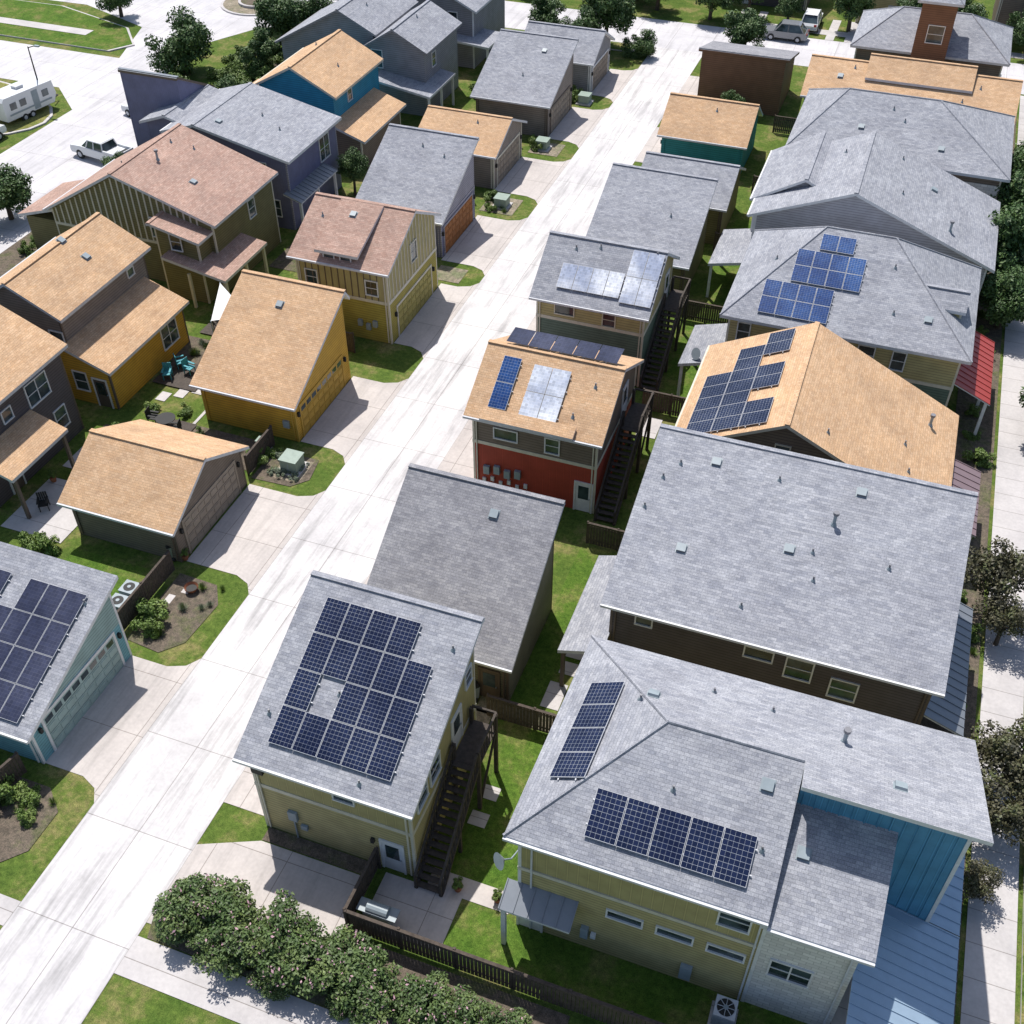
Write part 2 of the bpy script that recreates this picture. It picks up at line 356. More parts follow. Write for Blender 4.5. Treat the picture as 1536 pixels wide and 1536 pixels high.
def stair(o,x0,x1,y0,y1,z1,land,mat=WOODD):
    n=int(z1/.19)
    for i in range(n):
        y=y0+(y1-y0)*i/n; z=z1*(i+1)/n; d=(y1-y0)/n
        o.box('stair_treads',mat,x0+.05,x1-.05,y,y+d*.95,z-.05,z)
    for x in (x0,x1):
        o.beam('stair_frame',mat,(x,y0,.0),(x,y1,z1-.05),.08)
        o.beam('stair_rail',mat,(x,y0,.95),(x,y1,z1+.95),.05)
        for i in range(0,n+1,1):
            t=i/n; o.beam('stair_rail',mat,(x,y0+(y1-y0)*t,z1*t),(x,y0+(y1-y0)*t,z1*t+.95),.025 if i%4 else .05)
    o.box('stair_landing',mat,x0-.05,x1+.05,y1,y1+land,z1-.12,z1)
    for x in (x0,x1):
        for y in (y1+.1,y1+land-.1): o.beam('stair_frame',mat,(x,y,0),(x,y,z1+.95),.08)
        if x==x1: o.beam('stair_rail',mat,(x,y1,z1+.95),(x,y1+land,z1+.95),.05)
    o.beam('stair_frame',mat,(x1,y1+.1,.2),(x1,y1+land-.1,z1-.2),.05); o.beam('stair_frame',mat,(x0,(y0+y1)/2,.0),(x0,(y0+y1)/2,z1/2),.07); o.beam('stair_frame',mat,(x1,(y0+y1)/2,.0),(x1,(y0+y1)/2,z1/2),.07)
    for i in range(9): y=y1+land*i/8; o.beam('stair_rail',mat,(x1,y,z1),(x1,y,z1+.95),.02)
    o.beam('stair_rail',mat,(x0,y1+land,z1+.95),(x1,y1+land,z1+.95),.045)
def metalroof(o,poly,mat,ribdir,n=8,part='porch_roof'):
    o.slab(part,mat,poly,.1)
    a,b,c,d=[Vector(p) for p in poly]
    for i in range(n+1):
        t=i/n; p=a.lerp(b,t); q=d.lerp(c,t); o.beam(part,mat,p+Vector((0,0,.02)),q+Vector((0,0,.02)),.022)
def posts(o,pts,z,mat=WHITE,r=.09):
    for x,y in pts: o.box('porch_posts',mat,x-r,x+r,y-r,y+r,0,z)
# ---------------------------------------------------------------- colours
TEAL=siding('pale_teal_siding',(.17,.38,.44)); SEA=siding('seafoam_siding',(.28,.40,.39))
BRN=siding('brown_siding',(.19,.15,.12)); DBRN=siding('dark_brown_siding',(.105,.09,.095)); TAUPE=siding('taupe_siding',(.25,.21,.185))
MUST=siding('mustard_siding',(.58,.34,.04)); OLV=siding('olive_siding',(.38,.32,.065)); DOLV=siding('dark_olive_siding',(.19,.17,.075))
SAND=siding('sand_olive_siding',(.45,.385,.19)); SANDB=siding('sand_batten',(.40,.345,.16),'batten')
DGR=siding('olive_grey_siding',(.19,.18,.13)); RED=siding('red_panel_siding',(.36,.05,.028),'batten'); GRN=siding('green_siding',(.12,.175,.14))
LIL=siding('lilac_grey_siding',(.43,.43,.47)); PUR=siding('violet_grey_siding',(.16,.165,.27),'batten'); BLU=siding('bright_blue_siding',(.03,.28,.44)); BLUB=siding('blue_batten',(.08,.27,.44),'batten')
GRY=siding('grey_siding',(.27,.27,.29)); RUST=siding('rust_brown_siding',(.21,.105,.06)); BEI=siding('beige_panel',(.45,.40,.24),'plain')
LILG=siding('lilac_gable',(.33,.32,.38)); ORD=siding('orange_wood',(.36,.14,.04),'plain'); TEALD=siding('dark_teal_siding',(.03,.25,.28))
TAUD=siding('taupe_door',(.30,.25,.20),'plain'); MUD=siding('mustard_door',(.52,.32,.05),'plain'); OLD=siding('olive_door',(.38,.33,.10),'plain'); SEAD=siding('seafoam_door',(.34,.45,.43),'plain')
def stonem():
    m,nt,b=nmat('limestone'); uv=uvn(nt); t=N(nt,'ShaderNodeTexBrick'); t.inputs['Scale'].default_value=1; t.inputs['Brick Width'].default_value=.45; t.inputs['Row Height'].default_value=.2; t.inputs['Mortar Size'].default_value=.012
    t.inputs['Color1'].default_value=(.74,.72,.69,1); t.inputs['Color2'].default_value=(.58,.56,.54,1); t.inputs['Mortar'].default_value=(.42,.41,.39,1); nt.links.new(uv,t.inputs[0])
    nt.links.new(t.outputs[0],b.inputs['Base Color']); b.inputs['Roughness'].default_value=.9; return m
STONE=stonem()
METW=plain('pale_blue_metal_roof',(.36,.47,.58),.35,.3,.06); METG=plain('grey_metal_roof',(.24,.26,.29),.4,.3,.06); METR=plain('red_metal_roof',(.42,.07,.06),.4,.2,.06); METP=plain('mauve_metal_roof',(.28,.20,.21),.4,.3,.06)
# ================================================================ BUILDINGS
G='garage'
def cells(nx,ny,miss=()): return [(i,j) for i in range(nx) for j in range(ny) if (i,j) not in miss]
# left garages
o=O('solar_garage',(-34,23,0)); s=gable(o,'x',-40,-29.4,19.4,27.1,2.5,27.1,5.3,5.3,GREY,TEAL,trim=WHITE,fas=WHITE)
gdoor(o,'E',s[1],20.7,25.9,SEAD,WHITE); wall(o,[(s[1]+.006,s[2]+.12,2.45),(s[1]+.006,s[3]-.12,2.45),(s[1]+.006,s[3]-.12,4.8),(s[1]+.006,s[2]+.12,2.5)],(-35,23,3),SEA)
pv(o,-38.6,19.9,cells(8,4,((4,3),)),PVD); vents(o,[(-30.2,25.5,'p')]); o.finish()
o=O(G,(-34,36,0)); s=gable(o,'x',-37.8,-30.6,32.6,40.3,2.6,36.4,4.7,2.6,TAN,BRN,trim=DTRIM); gdoor(o,'E',s[1],33.9,39,TAUD,TAUD,False); o.finish()
o=O(G,(-33,47,0)); s=gable(o,'x',-36.7,-29.6,43.9,51.8,2.9,51.3,6.6,5.9,TAN,MUST,trim=MUD); gdoor(o,'E',s[1],45,50.4,MUD,MUD); vents(o,[(-33.3,49.7,'b')])
o.box('electric_meter',METB,-30.8,-30.4,44.2,44.34,1,1.5); o.finish()
o=O('two_storey_garage',(-32,60,0)); s=gable(o,'x',-36,-28.7,55.4,64.2,5.6,60.1,7.8,5.6,RTAN,OLV,SANDB,3.1,trim=TRIM); gdoor(o,'E',s[1],57,62.6,OLD,TRIM,False)
o.slab('dormer_roof',RTAN,[(-34.0,55.6,6.35),(-30.9,55.6,6.35),(-30.9,59.9,7.85),(-34.0,59.9,7.85)]); o.box('dormer_walls',BEI,-33.8,-31.1,56,57.0,5.5,6.3)
for x in (-33.1,-31.9): win(o,'S',55.85,x,5.55,.7,.55)
for i in range(16):
    y=56.1+i*.5; o.box('battens',TRIM,s[1]+.002,s[1]+.03,y,y+.07,3.2,5.4+max(0,2.2-abs(y-60.1)*.52)-.1)
for i in range(14):
    x=s[0]+.2+i*.47; o.box('battens',DTRIM,x,x+.07,s[2]-.03,s[2]-.002,3.2,5.3)
win(o,'S',s[2],-34.6,3.6,.8,1.0); win(o,'E',s[1],60,4.2,.9,1.3,TRIM); win(o,'S',s[2],-30.2,3.6,.8,1.0)
for a,b in ((-31.4,1.1),(-30.8,.9),(-30.3,1.2)): o.box('meters',METB,a,a+.3,s[2]-.2,s[2]-.01,b,b+.45)
vents(o,[(-34.8,58.6,'p'),(-32.6,58.8,'b')]); o.finish()
o=O(G,(-34,71,0)); s=gable(o,'x',-37.4,-30,67.2,74.8,3.1,74.6,6.5,6.4,GREY,PUR,LILG,2.6,trim=LILG,fas=WHITE); gdoor(o,'E',s[1],68.2,73.8,ORD,LILG,False); vents(o,[(-34,73.2,'p'),(-32,72.6,'p')]); o.finish()
o=O(G,(-34,82,0)); s=gable(o,'x',-37.8,-30.3,79,86.6,3,82.9,4.7,3,TAN,TAUPE,trim=TRIM); gdoor(o,'E',s[1],80.2,85.4,TAUD,TRIM,False); vents(o,[(-33,82,'p')]); o.finish()
o=O(G,(-34,94,0)); s=gable(o,'x',-36.9,-29.4,90,98,3,97.8,6.2,6.1,GREY,TAUPE,trim=DTRIM); gdoor(o,'E',s[1],91.3,96.7,TAUD,DTRIM,False); vents(o,[(-33,93,'p'),(-32,96,'b')]); o.finish()
o=O(G,(-34,104,0)); s=gable(o,'x',-36.5,-28.7,100.7,108,3,104.4,4.9,3,GREY,GRY,trim=WHITE); gdoor(o,'E',s[1],101.7,106.8,TAUD,WHITE,False); o.finish()
# right garages
o=O('two_storey_garage',(-15,24,0)); s=gable(o,'x',-19.1,-11.35,20.1,27.8,5.4,27.6,8.65,8.6,GREY,SAND,SANDB,3.2,trim=TRIM,fas=WHITE)
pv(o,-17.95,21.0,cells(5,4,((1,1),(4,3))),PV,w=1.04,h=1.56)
vents(o,[(-15.9,23.4,'p'),(-12.1,26.2,'p'),(-18.4,22,'p'),(-13.8,20.6,'p')])
win(o,'S',s[2],-14.6,4.1,.85,.7); door(o,'S',s[2],-12.7); win(o,'E',s[1],21.6,4.0,.9,1.1); win(o,'E',s[1],22.9,4.0,.9,1.1); door(o,'E',s[1],25.2,3.2); win(o,'E',s[1],26.6,5.6,.6,.9)
o.box('meters',METB,-17.4,-17,s[2]-.15,s[2]-.01,1.4,2.0); o.box('meters',METB,-16.9,-16.6,s[2]-.12,s[2]-.01,.9,1.2); o.beam('meters',METB,(-17.2,s[2]-.06,0),(-17.2,s[2]-.06,1.4),.03); o.box('inverter',BLK,-18.4,-17.9,20.1,20.4,4.75,5.05); o.box('wall_lanterns',BLK,-13.6,-13.45,s[2]-.15,s[2]-.01,1.8,2.05)
stair(o,-11.55,-10.45,20.1,24.4,3.2,2.2); gdoor(o,'W',s[0],21.3,26.3,TAUD,TRIM); o.finish()
o=O(G,(-15,34,0)); s=gable(o,'x',-18.9,-10.9,29.8,37.1,3.1,37,7.2,7.2,GREY2,DGR,trim=DTRIM,fas=GUT); door(o,'S',s[2],-12.2,col=DTRIM,fr=DTRIM); win(o,'S',s[2],-13.4,1,.5,1.1,DTRIM); gdoor(o,'W',s[0],30.9,36,TAUD,DTRIM)
vents(o,[(-14,35.8,'b')]); o.finish()
o=O('two_storey_garage',(-15,48,0)); s=gable(o,'x',-18.9,-11.0,43.9,52.4,5.3,47.9,7.6,5.3,TAN,RED,BRN,3.3,trim=TRIM)
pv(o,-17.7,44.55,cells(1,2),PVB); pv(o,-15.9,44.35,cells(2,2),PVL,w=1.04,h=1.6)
o.slab('dormer_roof',TAN,[(-17.9,43.7,5.5),(-12.6,43.7,5.5),(-12.6,44.4,5.8),(-17.9,44.4,5.8)],.15)
for i in range(5):
    x=-17.9+i*1.28
    o.face('solar_panels',PVD,[(x,48.0,7.75),(x+1.24,48.0,7.75),(x+1.24,49.5,7.75),(x,49.5,7.75)],up=True,uvs=[(0,0),(1,0),(1,1),(0,1)])
    for y,z in ((48.1,7.74),(49.4,7.74)): o.beam('solar_panels',GUT,(x+.6,y,6.8),(x+.6,y,z),.03)
win(o,'S',s[2],-16.6,3.9,1.3,.65); win(o,'S',s[2],-13.9,3.7,.75,.95); door(o,'S',s[2],-12.0,col=WHITE)
for i in range(4): o.box('meters',METB,-17.9+i*.62,-17.55+i*.62,s[2]-.2,s[2]-.01,1.2+(i%2)*.15,1.75+(i%2)*.15)
for i in range(6): o.box('meters',WHITE,-18+i*.5,-17.8+i*.5,s[2]-.1,s[2]-.005,.5+(i%2)*.2,.8+(i%2)*.2)
stair(o,-11.1,-10.0,43.8,48.6,3.2,2.4); door(o,'E',s[1],49.6,3.2); gdoor(o,'W',s[0],45.5,50.5,TAUD,TRIM); vents(o,[(-12.3,46.7,'p'),(-13,45,'p')]); o.finish()
o=O('two_storey_garage',(-15.5,61,0)); s=gable(o,'x',-19.5,-11.8,56.4,64.4,5.4,60.3,7.9,5.4,GREY,GRN,SAND,3.9,trim=TRIM)
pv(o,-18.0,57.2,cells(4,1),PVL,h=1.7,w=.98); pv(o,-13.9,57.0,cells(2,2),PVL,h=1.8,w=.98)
win(o,'S',s[2],-17.3,4.35,1.2,.6,TRIM); win(o,'S',s[2],-14.4,4.1,.75,.9,TRIM); stair(o,-12,-10.9,56.6,61.6,3.2,2.4); door(o,'E',s[1],62.4,3.2); gdoor(o,'W',s[0],58,63,TAUD,TRIM)
vents(o,[(-17.5,59.6,'p'),(-16,59.9,'p'),(-12.4,60,'p')]); door(o,'S',s[2],-13,col=WHITE); o.finish()
o=O(G,(-15,71,0)); s=gable(o,'x',-19.4,-11.6,67.2,74.8,3.1,74.6,6.2,6.1,GREY,DOLV,trim=DTRIM); gdoor(o,'W',s[0],68.5,73.5,TAUD,DTRIM); vents(o,[(-14,71,'p')]); o.finish()
o=O(G,(-15,79,0)); s=gable(o,'x',-18.2,-10.9,76.2,83.6,3.2,79.9,5.0,3.2,GREY,DOLV,trim=DTRIM); gdoor(o,'W',s[0],77.5,82.5,TAUD,DTRIM); o.finish()
o=O(G,(-15,92,0)); s=gable(o,'x',-19.3,-11.7,88.2,95.4,2.8,92,4.9,2.8,TAN,TEALD,trim=TEALD); gdoor(o,'W',s[0],89.3,94.4,TAUD,TRIM); vents(o,[(-15,91,'p')]); o.finish()
o=O(G,(-15,106,0)); s=gable(o,'x',-19.2,-10.9,102,109,5.2,102.2,5.25,3.6,GREY2,RUST,trim=RUST,ov=.1,spout=False,fas=RUST); gdoor(o,'W',s[0],103.5,108,TAUD,TRIM); o.finish()
# right houses
o=O('blue_and_sand_solar_house',(0,25,0))
ze=7.1; zr=9.4; ry=24.7; AP=(-3.0,ry,zr)
SW=(-7.5,19.6,ze); NW=(-7.3,29.7,7.0)
o.slab('roof',GREY,[SW,(1.95,19.6,ze),(1.95,ry,zr),AP],skip=(2,3))
o.slab('roof',GREY,[NW,SW,AP],skip=(1,2))
o.slab('roof',GREY,[(8.05,29.7,7.0),NW,AP,(1.95,ry,zr)],skip=(1,2,3),fas=WHITE)
o.slab('roof',GREY,[(8.05,29.7,7.0),(1.95,ry,zr),(1.95,23.05,10.15),(8.1,23.05,10.15)],skip=(0,),fas=WHITE)
o.slab('roof',GREY,[(1.75,19.6,ze-.32),(5.5,19.6,ze-.32),(5.5,23.8,8.15),(1.75,23.8,8.15)])
for p,q in ((SW,AP),(NW,AP),(AP,(1.9,ry,zr))): o.cyl('ridge_cap',GREY,p,q,.07,n=6)
for x0,x1,y,z in ((-7.5,1.95,19.6,ze-.02),(1.96,5.5,19.6,ze-.34)): o.box('gutter',GUT,x0,x1,y-.11,y-.002,z-.15,z-.03)
c=(0,25,3)
wall(o,[(-7.1,20.1,0),(1.9,20.1,0),(1.9,20.1,ze),(-7.1,20.1,ze)],c,SAND,SANDB,4.4)
wall(o,[(1.9,20.101,0),(5.15,20.101,0),(5.15,20.101,6.7),(1.9,20.101,6.7)],c,STONE)
wall(o,[(5.15,20.1,0),(5.15,23.8,0),(5.15,23.8,7.9),(5.15,20.1,6.7)],c,STONE)
wall(o,[(-7.1,20.1,0),(-7.1,29.3,0),(-7.1,29.3,7.0),(-7.1,20.1,7.0)],c,SAND,SANDB,4.4)
wall(o,[(-7.1,29.3,0),(7.7,29.3,0),(7.7,29.3,7.0),(-7.1,29.3,7.0)],c,SAND)
wall(o,[(7.7,23.8,0),(7.7,29.3,0),(7.7,29.3,6.95),(7.7,23.8,9.55)],c,BLUB)
wall(o,[(2.0,23.8,0),(7.7,23.8,0),(7.7,23.8,9.58),(2.0,23.8,9.58)],(4,26,3),BLUB)
wall(o,[(2.0,23.8,7),(2.0,25.4,7),(2.0,25.4,8.85),(2.0,23.8,9.55)],(4,26,3),BLUB)
for x,y in ((-7.1,20.1),(1.9,20.1),(7.6,23.8)): o.box('corner_boards',WHITE,x-.012,x+.12,y-.03,y+.1,0,6.6 if x<5 else 9.4)
for x in (-6.6,1.75,4.9): o.box('downspouts',GUT,x,x+.07,20.0,20.06,.1,6.6)
for i in range(13): o.box('battens',BLUB,2.15+i*.43,2.2+i*.43,23.76,23.798,3.4,9.4)
o.box('band_board',TRIM,-7.12,1.85,20.04,20.098,4.3,4.48)
for x in (-2.9,-1.0,.9): win(o,'S',20.1,x,3.05,1.3,.42,WHITE,False)
win(o,'S',20.1,.9,5.15,1.05,.95); win(o,'S',20.1,3.2,2.8,1.4,1.05); win(o,'E',7.7,27,4,.9,1.3); win(o,'W',-7.1,24,5.0,.9,1.2)
door(o,'S',20.1,-6.6); metalroof(o,[(-7.5,19.0,2.9),(-4.7,19.0,2.9),(-4.7,20.09,3.3),(-7.5,20.09,3.3)],METG,0,5,'awning'); posts(o,[(-7.35,19.15)],2.8)
metalroof(o,[(8.9,18.6,2.9),(8.9,23.75,2.9),(5.25,23.75,3.9),(5.25,18.6,3.9)],METW,0,12)
metalroof(o,[(8.9,23.85,2.9),(8.9,28.2,2.9),(7.75,28.2,3.2),(7.75,23.85,3.2)],METW,0,9)
posts(o,[(8.7,18.8),(5.5,18.8),(8.7,21.4),(8.7,23.7),(8.7,28.0)],2.85); o.box('porch_deck',SIDE,5.22,8.9,18.6,23.75,0,.3)
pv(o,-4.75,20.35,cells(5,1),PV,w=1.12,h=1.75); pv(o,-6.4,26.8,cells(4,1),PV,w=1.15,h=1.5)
vents(o,[(-3.9,26.3,'b'),(.9,23.6,'b'),(-2.2,22.6,'p'),(2.6,22.2,'b'),(-4.3,25.9,'p'),(3.2,26.8,'t'),(.5,27.6,'p'),(-1.8,27.8,'p'),(5.2,24.8,'b'),(1.2,21.6,'p')])
o.box('meters',METB,-.55,-.1,19.9,20.09,.5,1.4); o.box('meters',METB,-4.5,-4.2,19.9,20.09,1,1.7); o.box('meters',WHITE,-4.1,-3.9,19.95,20.09,1.1,1.4)
o.cyl('satellite_dish',METB,(-7.2,19.6,5.7),(-7.4,19.3,6.0),.03); o.cyl('satellite_dish',METB,(-7.1,20.05,5.6),(-7.2,19.6,5.7),.03); o.cyl('satellite_dish',METB,(-7.4,19.3,6.0),(-7.52,19.15,6.06),.1,.33,n=14)
for k in range(14):
    t=k/14*6.283; t2=(k+1)/14*6.283
    for R in (.28,.33): o.beam('garden_hose',BLK,(-5.6+R*math.cos(t),20.02,1.1+R*math.sin(t)),(-5.6+R*math.cos(t2),20.02,1.1+R*math.sin(t2)),.022)
o.finish()
o=O('dark_brown_house',(0,37,0)); s=gable(o,'x',-7.7,7.0,32.5,42.3,6.0,42.0,9.0,8.8,GREY,DBRN,trim=DTRIM,fas=WHITE,ov=.6)
vents(o,[(-4.6,40.7,'b'),(-1.6,40.5,'p'),(2.1,40.8,'b'),(-7.2,37.6,'p'),(-6.8,39.3,'p'),(-6.2,40.2,'p'),(-5,36,'b'),(-.4,37.2,'b'),(.6,37.3,'p'),(.9,36,'p'),(-1.8,34,'p'),(1.2,38.9,'t'),(3.9,37.4,'p')])
win(o,'S',s[2],-5.8,4.7,.7,.5,WHITE,False); win(o,'S',s[2],-.6,4.5,1.2,.6,WHITE,False); win(o,'S',s[2],1.2,3.9,1.1,1.2); win(o,'S',s[2],3.2,3.4,1.1,1.1)
win(o,'S',s[2],-3.5,1.2,1.2,1.2); win(o,'E',s[1],36,4,1,1.3); win(o,'S',s[2],5.2,1.5,1.6,1.0)
o.slab('roof_low',GREY,[(-9.4,31.8,2.9),(-7.3,31.8,3.6),(-7.3,38.4,3.6),(-9.4,38.4,2.9)]); posts(o,[(-9.2,32.1),(-9.2,38.1)],2.7,DTRIM)
metalroof(o,[(8.5,33.2,2.9),(8.5,41,2.9),(6.7,41,3.6),(6.7,33.2,3.6)],METG,0,16); posts(o,[(8.3,33.5),(8.3,37),(8.3,40.7)],2.8); o.finish()
o=O('tan_roof_solar_house',(0,51,0)); s=gable(o,'y',45.6,55.6,-7.8,6.8,5.0,-2.0,7.9,3.6,TAN,BRN,trim=TRIM,fas=TRIM)
pv(o,-7.1,55.2,[(i,0) for i in range(3,8)]+[(i,1) for i in range(1,8)]+[(0,2),(1,2),(3,2),(4,2),(6,2),(7,2)],PV,w=1.12,h=1.5)
win(o,'S',s[0],-2,5.6,.7,.7,TRIM); metalroof(o,[(8.4,46.6,2.7),(8.4,52,2.7),(6.2,52,3.4),(6.2,46.6,3.4)],METP,0,10); posts(o,[(8.2,46.9),(8.2,51.7)],2.7)
vents(o,[(4,50,'p'),(5.2,53,'t'),(4.4,48,'p'),(0,47,'p')]); win(o,'E',s[3],50,1,1.2,1.4); o.finish()
o=O('green_hip_roof_house',(0,63,0)); s=hip(o,-7.8,6.8,57.9,69,5.75,-3,1.2,65,8.9,GREY,GRN,SAND,3.4)
for x,w_ in ((-6.3,.7),(-.8,.8),(1,.9),(2.9,.7)): win(o,'S',s[2],x,4.0,w_,1.2)
for x in (1,2.6,4.6): win(o,'S',s[2],x,1.2,.9,1.4)
pv(o,-5.7,58.5,cells(4,2),PVB,h=1.2,w=1.0); pv(o,-4.3,60.9,cells(4,2),PVB,h=1.2,w=1.0); pv(o,-3.1,63.3,cells(2,1),PVB,h=1.2,w=1.0)
metalroof(o,[(8.6,58.6,2.7),(8.6,65.5,2.7),(6.3,65.5,3.7),(6.3,58.6,3.7)],METR,0,12); posts(o,[(8.4,58.9),(8.4,62),(8.4,65)],2.7)
o.slab('roof_low',GREY,[(-9.7,56.4,2.7),(-7.3,56.4,3.4),(-7.3,61,3.4),(-9.7,61,2.7)]); posts(o,[(-9.5,56.7),(-9.5,60.7)],2.6)
o.cyl('satellite_dish',METB,(-8.6,57,3.3),(-8.75,56.8,3.4),.08,.38,n=14)
gable(o,'x',3.4,6.0,61.2,63.6,6.9,62.4,7.6,6.9,GREY,SAND,zb=5.5,ov=.2,rk=.2); vents(o,[(2,60,'p'),(4,60,'b'),(1.5,63,'p'),(-5.5,63,'p')]); o.finish()
o=O('lilac_gabled_house',(0,75,0)); s=gable(o,'y',70.6,80.8,-8.6,7.8,6.0,-1.9,8.7,4.9,GREY,LIL,trim=WHITE,fas=WHITE)
gable(o,'y',73.2,81.5,-8.9,-2.5,5.9,-5.4,7.9,6.6,GREY,LIL,trim=WHITE,fas=WHITE,ov=.3)
win(o,'S',s[0],-3.5,4,.9,1.2); win(o,'S',s[0],0,4,.9,1.2); win(o,'S',s[0],3,1.2,1.2,1.2); o.slab('roof_low',GREY,[(-10.6,68.8,2.8),(-7.9,68.8,3.4),(-7.9,74,3.4),(-10.6,74,2.8)]); posts(o,[(-10.4,69.1),(-10.4,73.7)],2.7)
vents(o,[(1,74,'p'),(3,77,'b'),(-3.4,78,'p'),(4.5,72.5,'t'),(.5,79,'p')]); o.finish()
o=O('stone_hip_roof_house',(0,88,0)); s=hip(o,-8.1,8.1,82.2,94,6.0,-4.6,2.2,88.4,8.6,GREY,BRN,trim=TRIM)
o.box('stone_wall',STONE,4.6,s[1]+.05,s[2]-.05,s[2]-.005,0,5.2); o.box('stone_wall',STONE,s[1]+.005,s[1]+.06,s[2]-.05,s[3]-3,0,5.2)
for x in (-5,-2,1.5): win(o,'S',s[2],x,4,.9,1.2)
vents(o,[(-3,85,'b'),(0,86,'p'),(3,84,'b'),(-1,87,'p')]); o.finish()
o=O('teal_house',(0,98,0)); s=gable(o,'x',-8.8,8.3,94.6,103,5.2,98.8,7.1,5.2,TAN,TEALD,trim=TEALD); gable(o,'x',-4,4.6,96.8,102,6.5,99,7.7,6.5,TAN,TEALD,zb=5)
win(o,'S',s[2],-6,3.6,1,1.1); vents(o,[(-6,97,'b'),(4,96,'p'),(5.2,97.5,'p'),(-5,98,'p')]); o.finish()
o=O('rust_tower_house',(0,110,0)); s=hip(o,-6.2,7.4,105.4,115,6.0,-2.5,3.4,110,8.3,GREY,BRN,trim=TRIM)
o.box('tower_walls',RUST,-.9,2.0,104.9,108.5,0,10.55); hip(o,-1.35,2.45,104.45,108.95,10.65,.4,.7,106.7,11.8,GREY,RUST,walls=False)
win(o,'S',104.9,.7,7.2,1.3,1.4); win(o,'S',104.9,.7,3.6,1.2,1.3); win(o,'S',105.9,-4.2,3,1,1); win(o,'S',105.9,4.6,3,1,1); o.finish()
# left houses
o=O('brown_house',(-48,37,0)); s=gable(o,'y',32.6,41.4,-53,-42.6,6,-47.6,8.2,6,TAN,DBRN,trim=DTRIM)
win(o,'E',s[3],38.6,3.9,1.7,1.4); win(o,'E',s[3],36,4.3,.7,.7); o.slab('roof_low',TAN,[(-43,32.8,3.9),(-40.7,32.8,3.1),(-40.7,37.6,3.1),(-43,37.6,3.9)]); posts(o,[(-40.9,33.1),(-40.9,37.3)],2.9,DTRIM)
win(o,'E',s[3],39.6,1.2,.9,1.3); door(o,'E',s[3],35,col=DTRIM); o.finish()
o=O('taupe_and_mustard_house',(-47,48,0)); s=gable(o,'y',43.2,52.6,-52,-44.4,5.4,-47.9,7.9,6.1,TAN,MUST,TAUPE,3.1,trim=DTRIM)
win(o,'S',s[0],-45.4,3.6,.9,1.3,WHITE); win(o,'E',s[3],50.6,5,.6,.5); win(o,'S',s[0],-48,1,.9,1.2)
gable(o,'y',43.0,51.8,-46.5,-41.7,4.75,-46.3,4.8,3.05,TAN,MUST,trim=DTRIM,ov=.4,spout=False); win(o,'E',-42.1,49.6,1,1.6,1.5,WHITE); win(o,'S',43.35,-44.4,1,.9,1.3,WHITE); door(o,'S',43.35,-43,col=DTRIM)
rvents(o,-51,-46,45,50,2,5); o.finish()
o=O('half_timbered_olive_house',(-48,61,0)); s=gable(o,'y',57.2,66,-57,-42.5,4.3,-50.3,8.1,5.6,RTAN,DOLV,trim=TRIM)
gable(o,'y',55.7,60,-47,-43.0,5.75,-46.8,5.8,4.95,RTAN,DOLV,trim=TRIM,ov=.35,spout=False)
for i in range(25):
    x=-56.2+i*.5
    if x<-43.2:
        z=(4.3+(x+57)*.567 if x<-50.3 else 8.1-(x+50.3)*.32)-.3; o.box('half_timber',TRIM,x,x+.12,s[0]-.035,s[0]-.002,3.3,z)
o.box('half_timber',TRIM,-56.4,-43,s[0]-.04,s[0]-.001,3.1,3.3)
win(o,'S',s[0],-47.6,3.7,.9,1.4); win(o,'S',55.95,-45,4,.8,1.2); win(o,'E',s[3],62.5,3.7,.8,1.3)
o.slab('roof_low',RTAN,[(-45.8,55.0,3.8),(-40.9,55.0,2.9),(-40.9,60.7,2.9),(-45.8,60.7,3.8)]); posts(o,[(-41.1,55.3),(-41.1,58),(-41.1,60.4),(-44,55.3)],2.7,TRIM)
o.slab('roof_low',RTAN,[(-60,57.6,3.2),(-56.6,57.6,4.2),(-56.6,63,4.2),(-60,63,3.2)]); o.box('walls',DOLV,-59.6,-56.7,58,62.6,0,3.0)
vents(o,[(-49.5,63.5,'p'),(-48,64,'p'),(-46,60.5,'b'),(-50.5,59,'p'),(-49,61,'t')]); o.finish()
o=O('violet_grey_house',(-48,71,0)); s=gable(o,'y',67.3,76,-53.2,-42.3,6.6,-50.2,7.5,5.8,GREY,PUR,trim=LILG,fas=WHITE)
gable(o,'x',-59.4,-54.0,71.6,76.4,8.9,71.8,8.95,6.6,METG,PUR,trim=PUR,ov=.1,rk=.1,fas=DTRIM,spout=False); gable(o,'y',69.0,75.5,-56.4,-52.4,6.2,-54,7.0,6.6,GREY,PUR,trim=PUR,spout=False)
win(o,'S',s[0],-45,4,.9,1.2); win(o,'E',s[3],73.5,3.4,1.5,1.8); win(o,'S',s[0],-47.5,4,.8,1.2)
metalroof(o,[(-41.5,67,2.8),(-41.5,73,2.8),(-43,73,3.3),(-43,67,3.3)],METG,0,12); posts(o,[(-41.7,67.2),(-41.7,70),(-41.7,72.8)],2.7)
win(o,'S',s[0],-44.5,1,1.4,1.3); vents(o,[(-49,69,'b'),(-47,72,'p'),(-45,71,'p')]); o.finish()
o=O('blue_house',(-48,83,0)); s=gable(o,'y',78.8,88,-52,-44.2,6.0,-48.2,8,6,TAN,BLU,trim=BLU,fas=TRIM)
gable(o,'y',78.2,86.6,-46.5,-41.6,4.4,-46.3,4.5,2.9,TAN,BRN,trim=TRIM,ov=.5,spout=False); gable(o,'y',80.5,86,-56,-51.5,3.4,-51.8,4.4,4.4,TAN,BLU,trim=TRIM,spout=False)
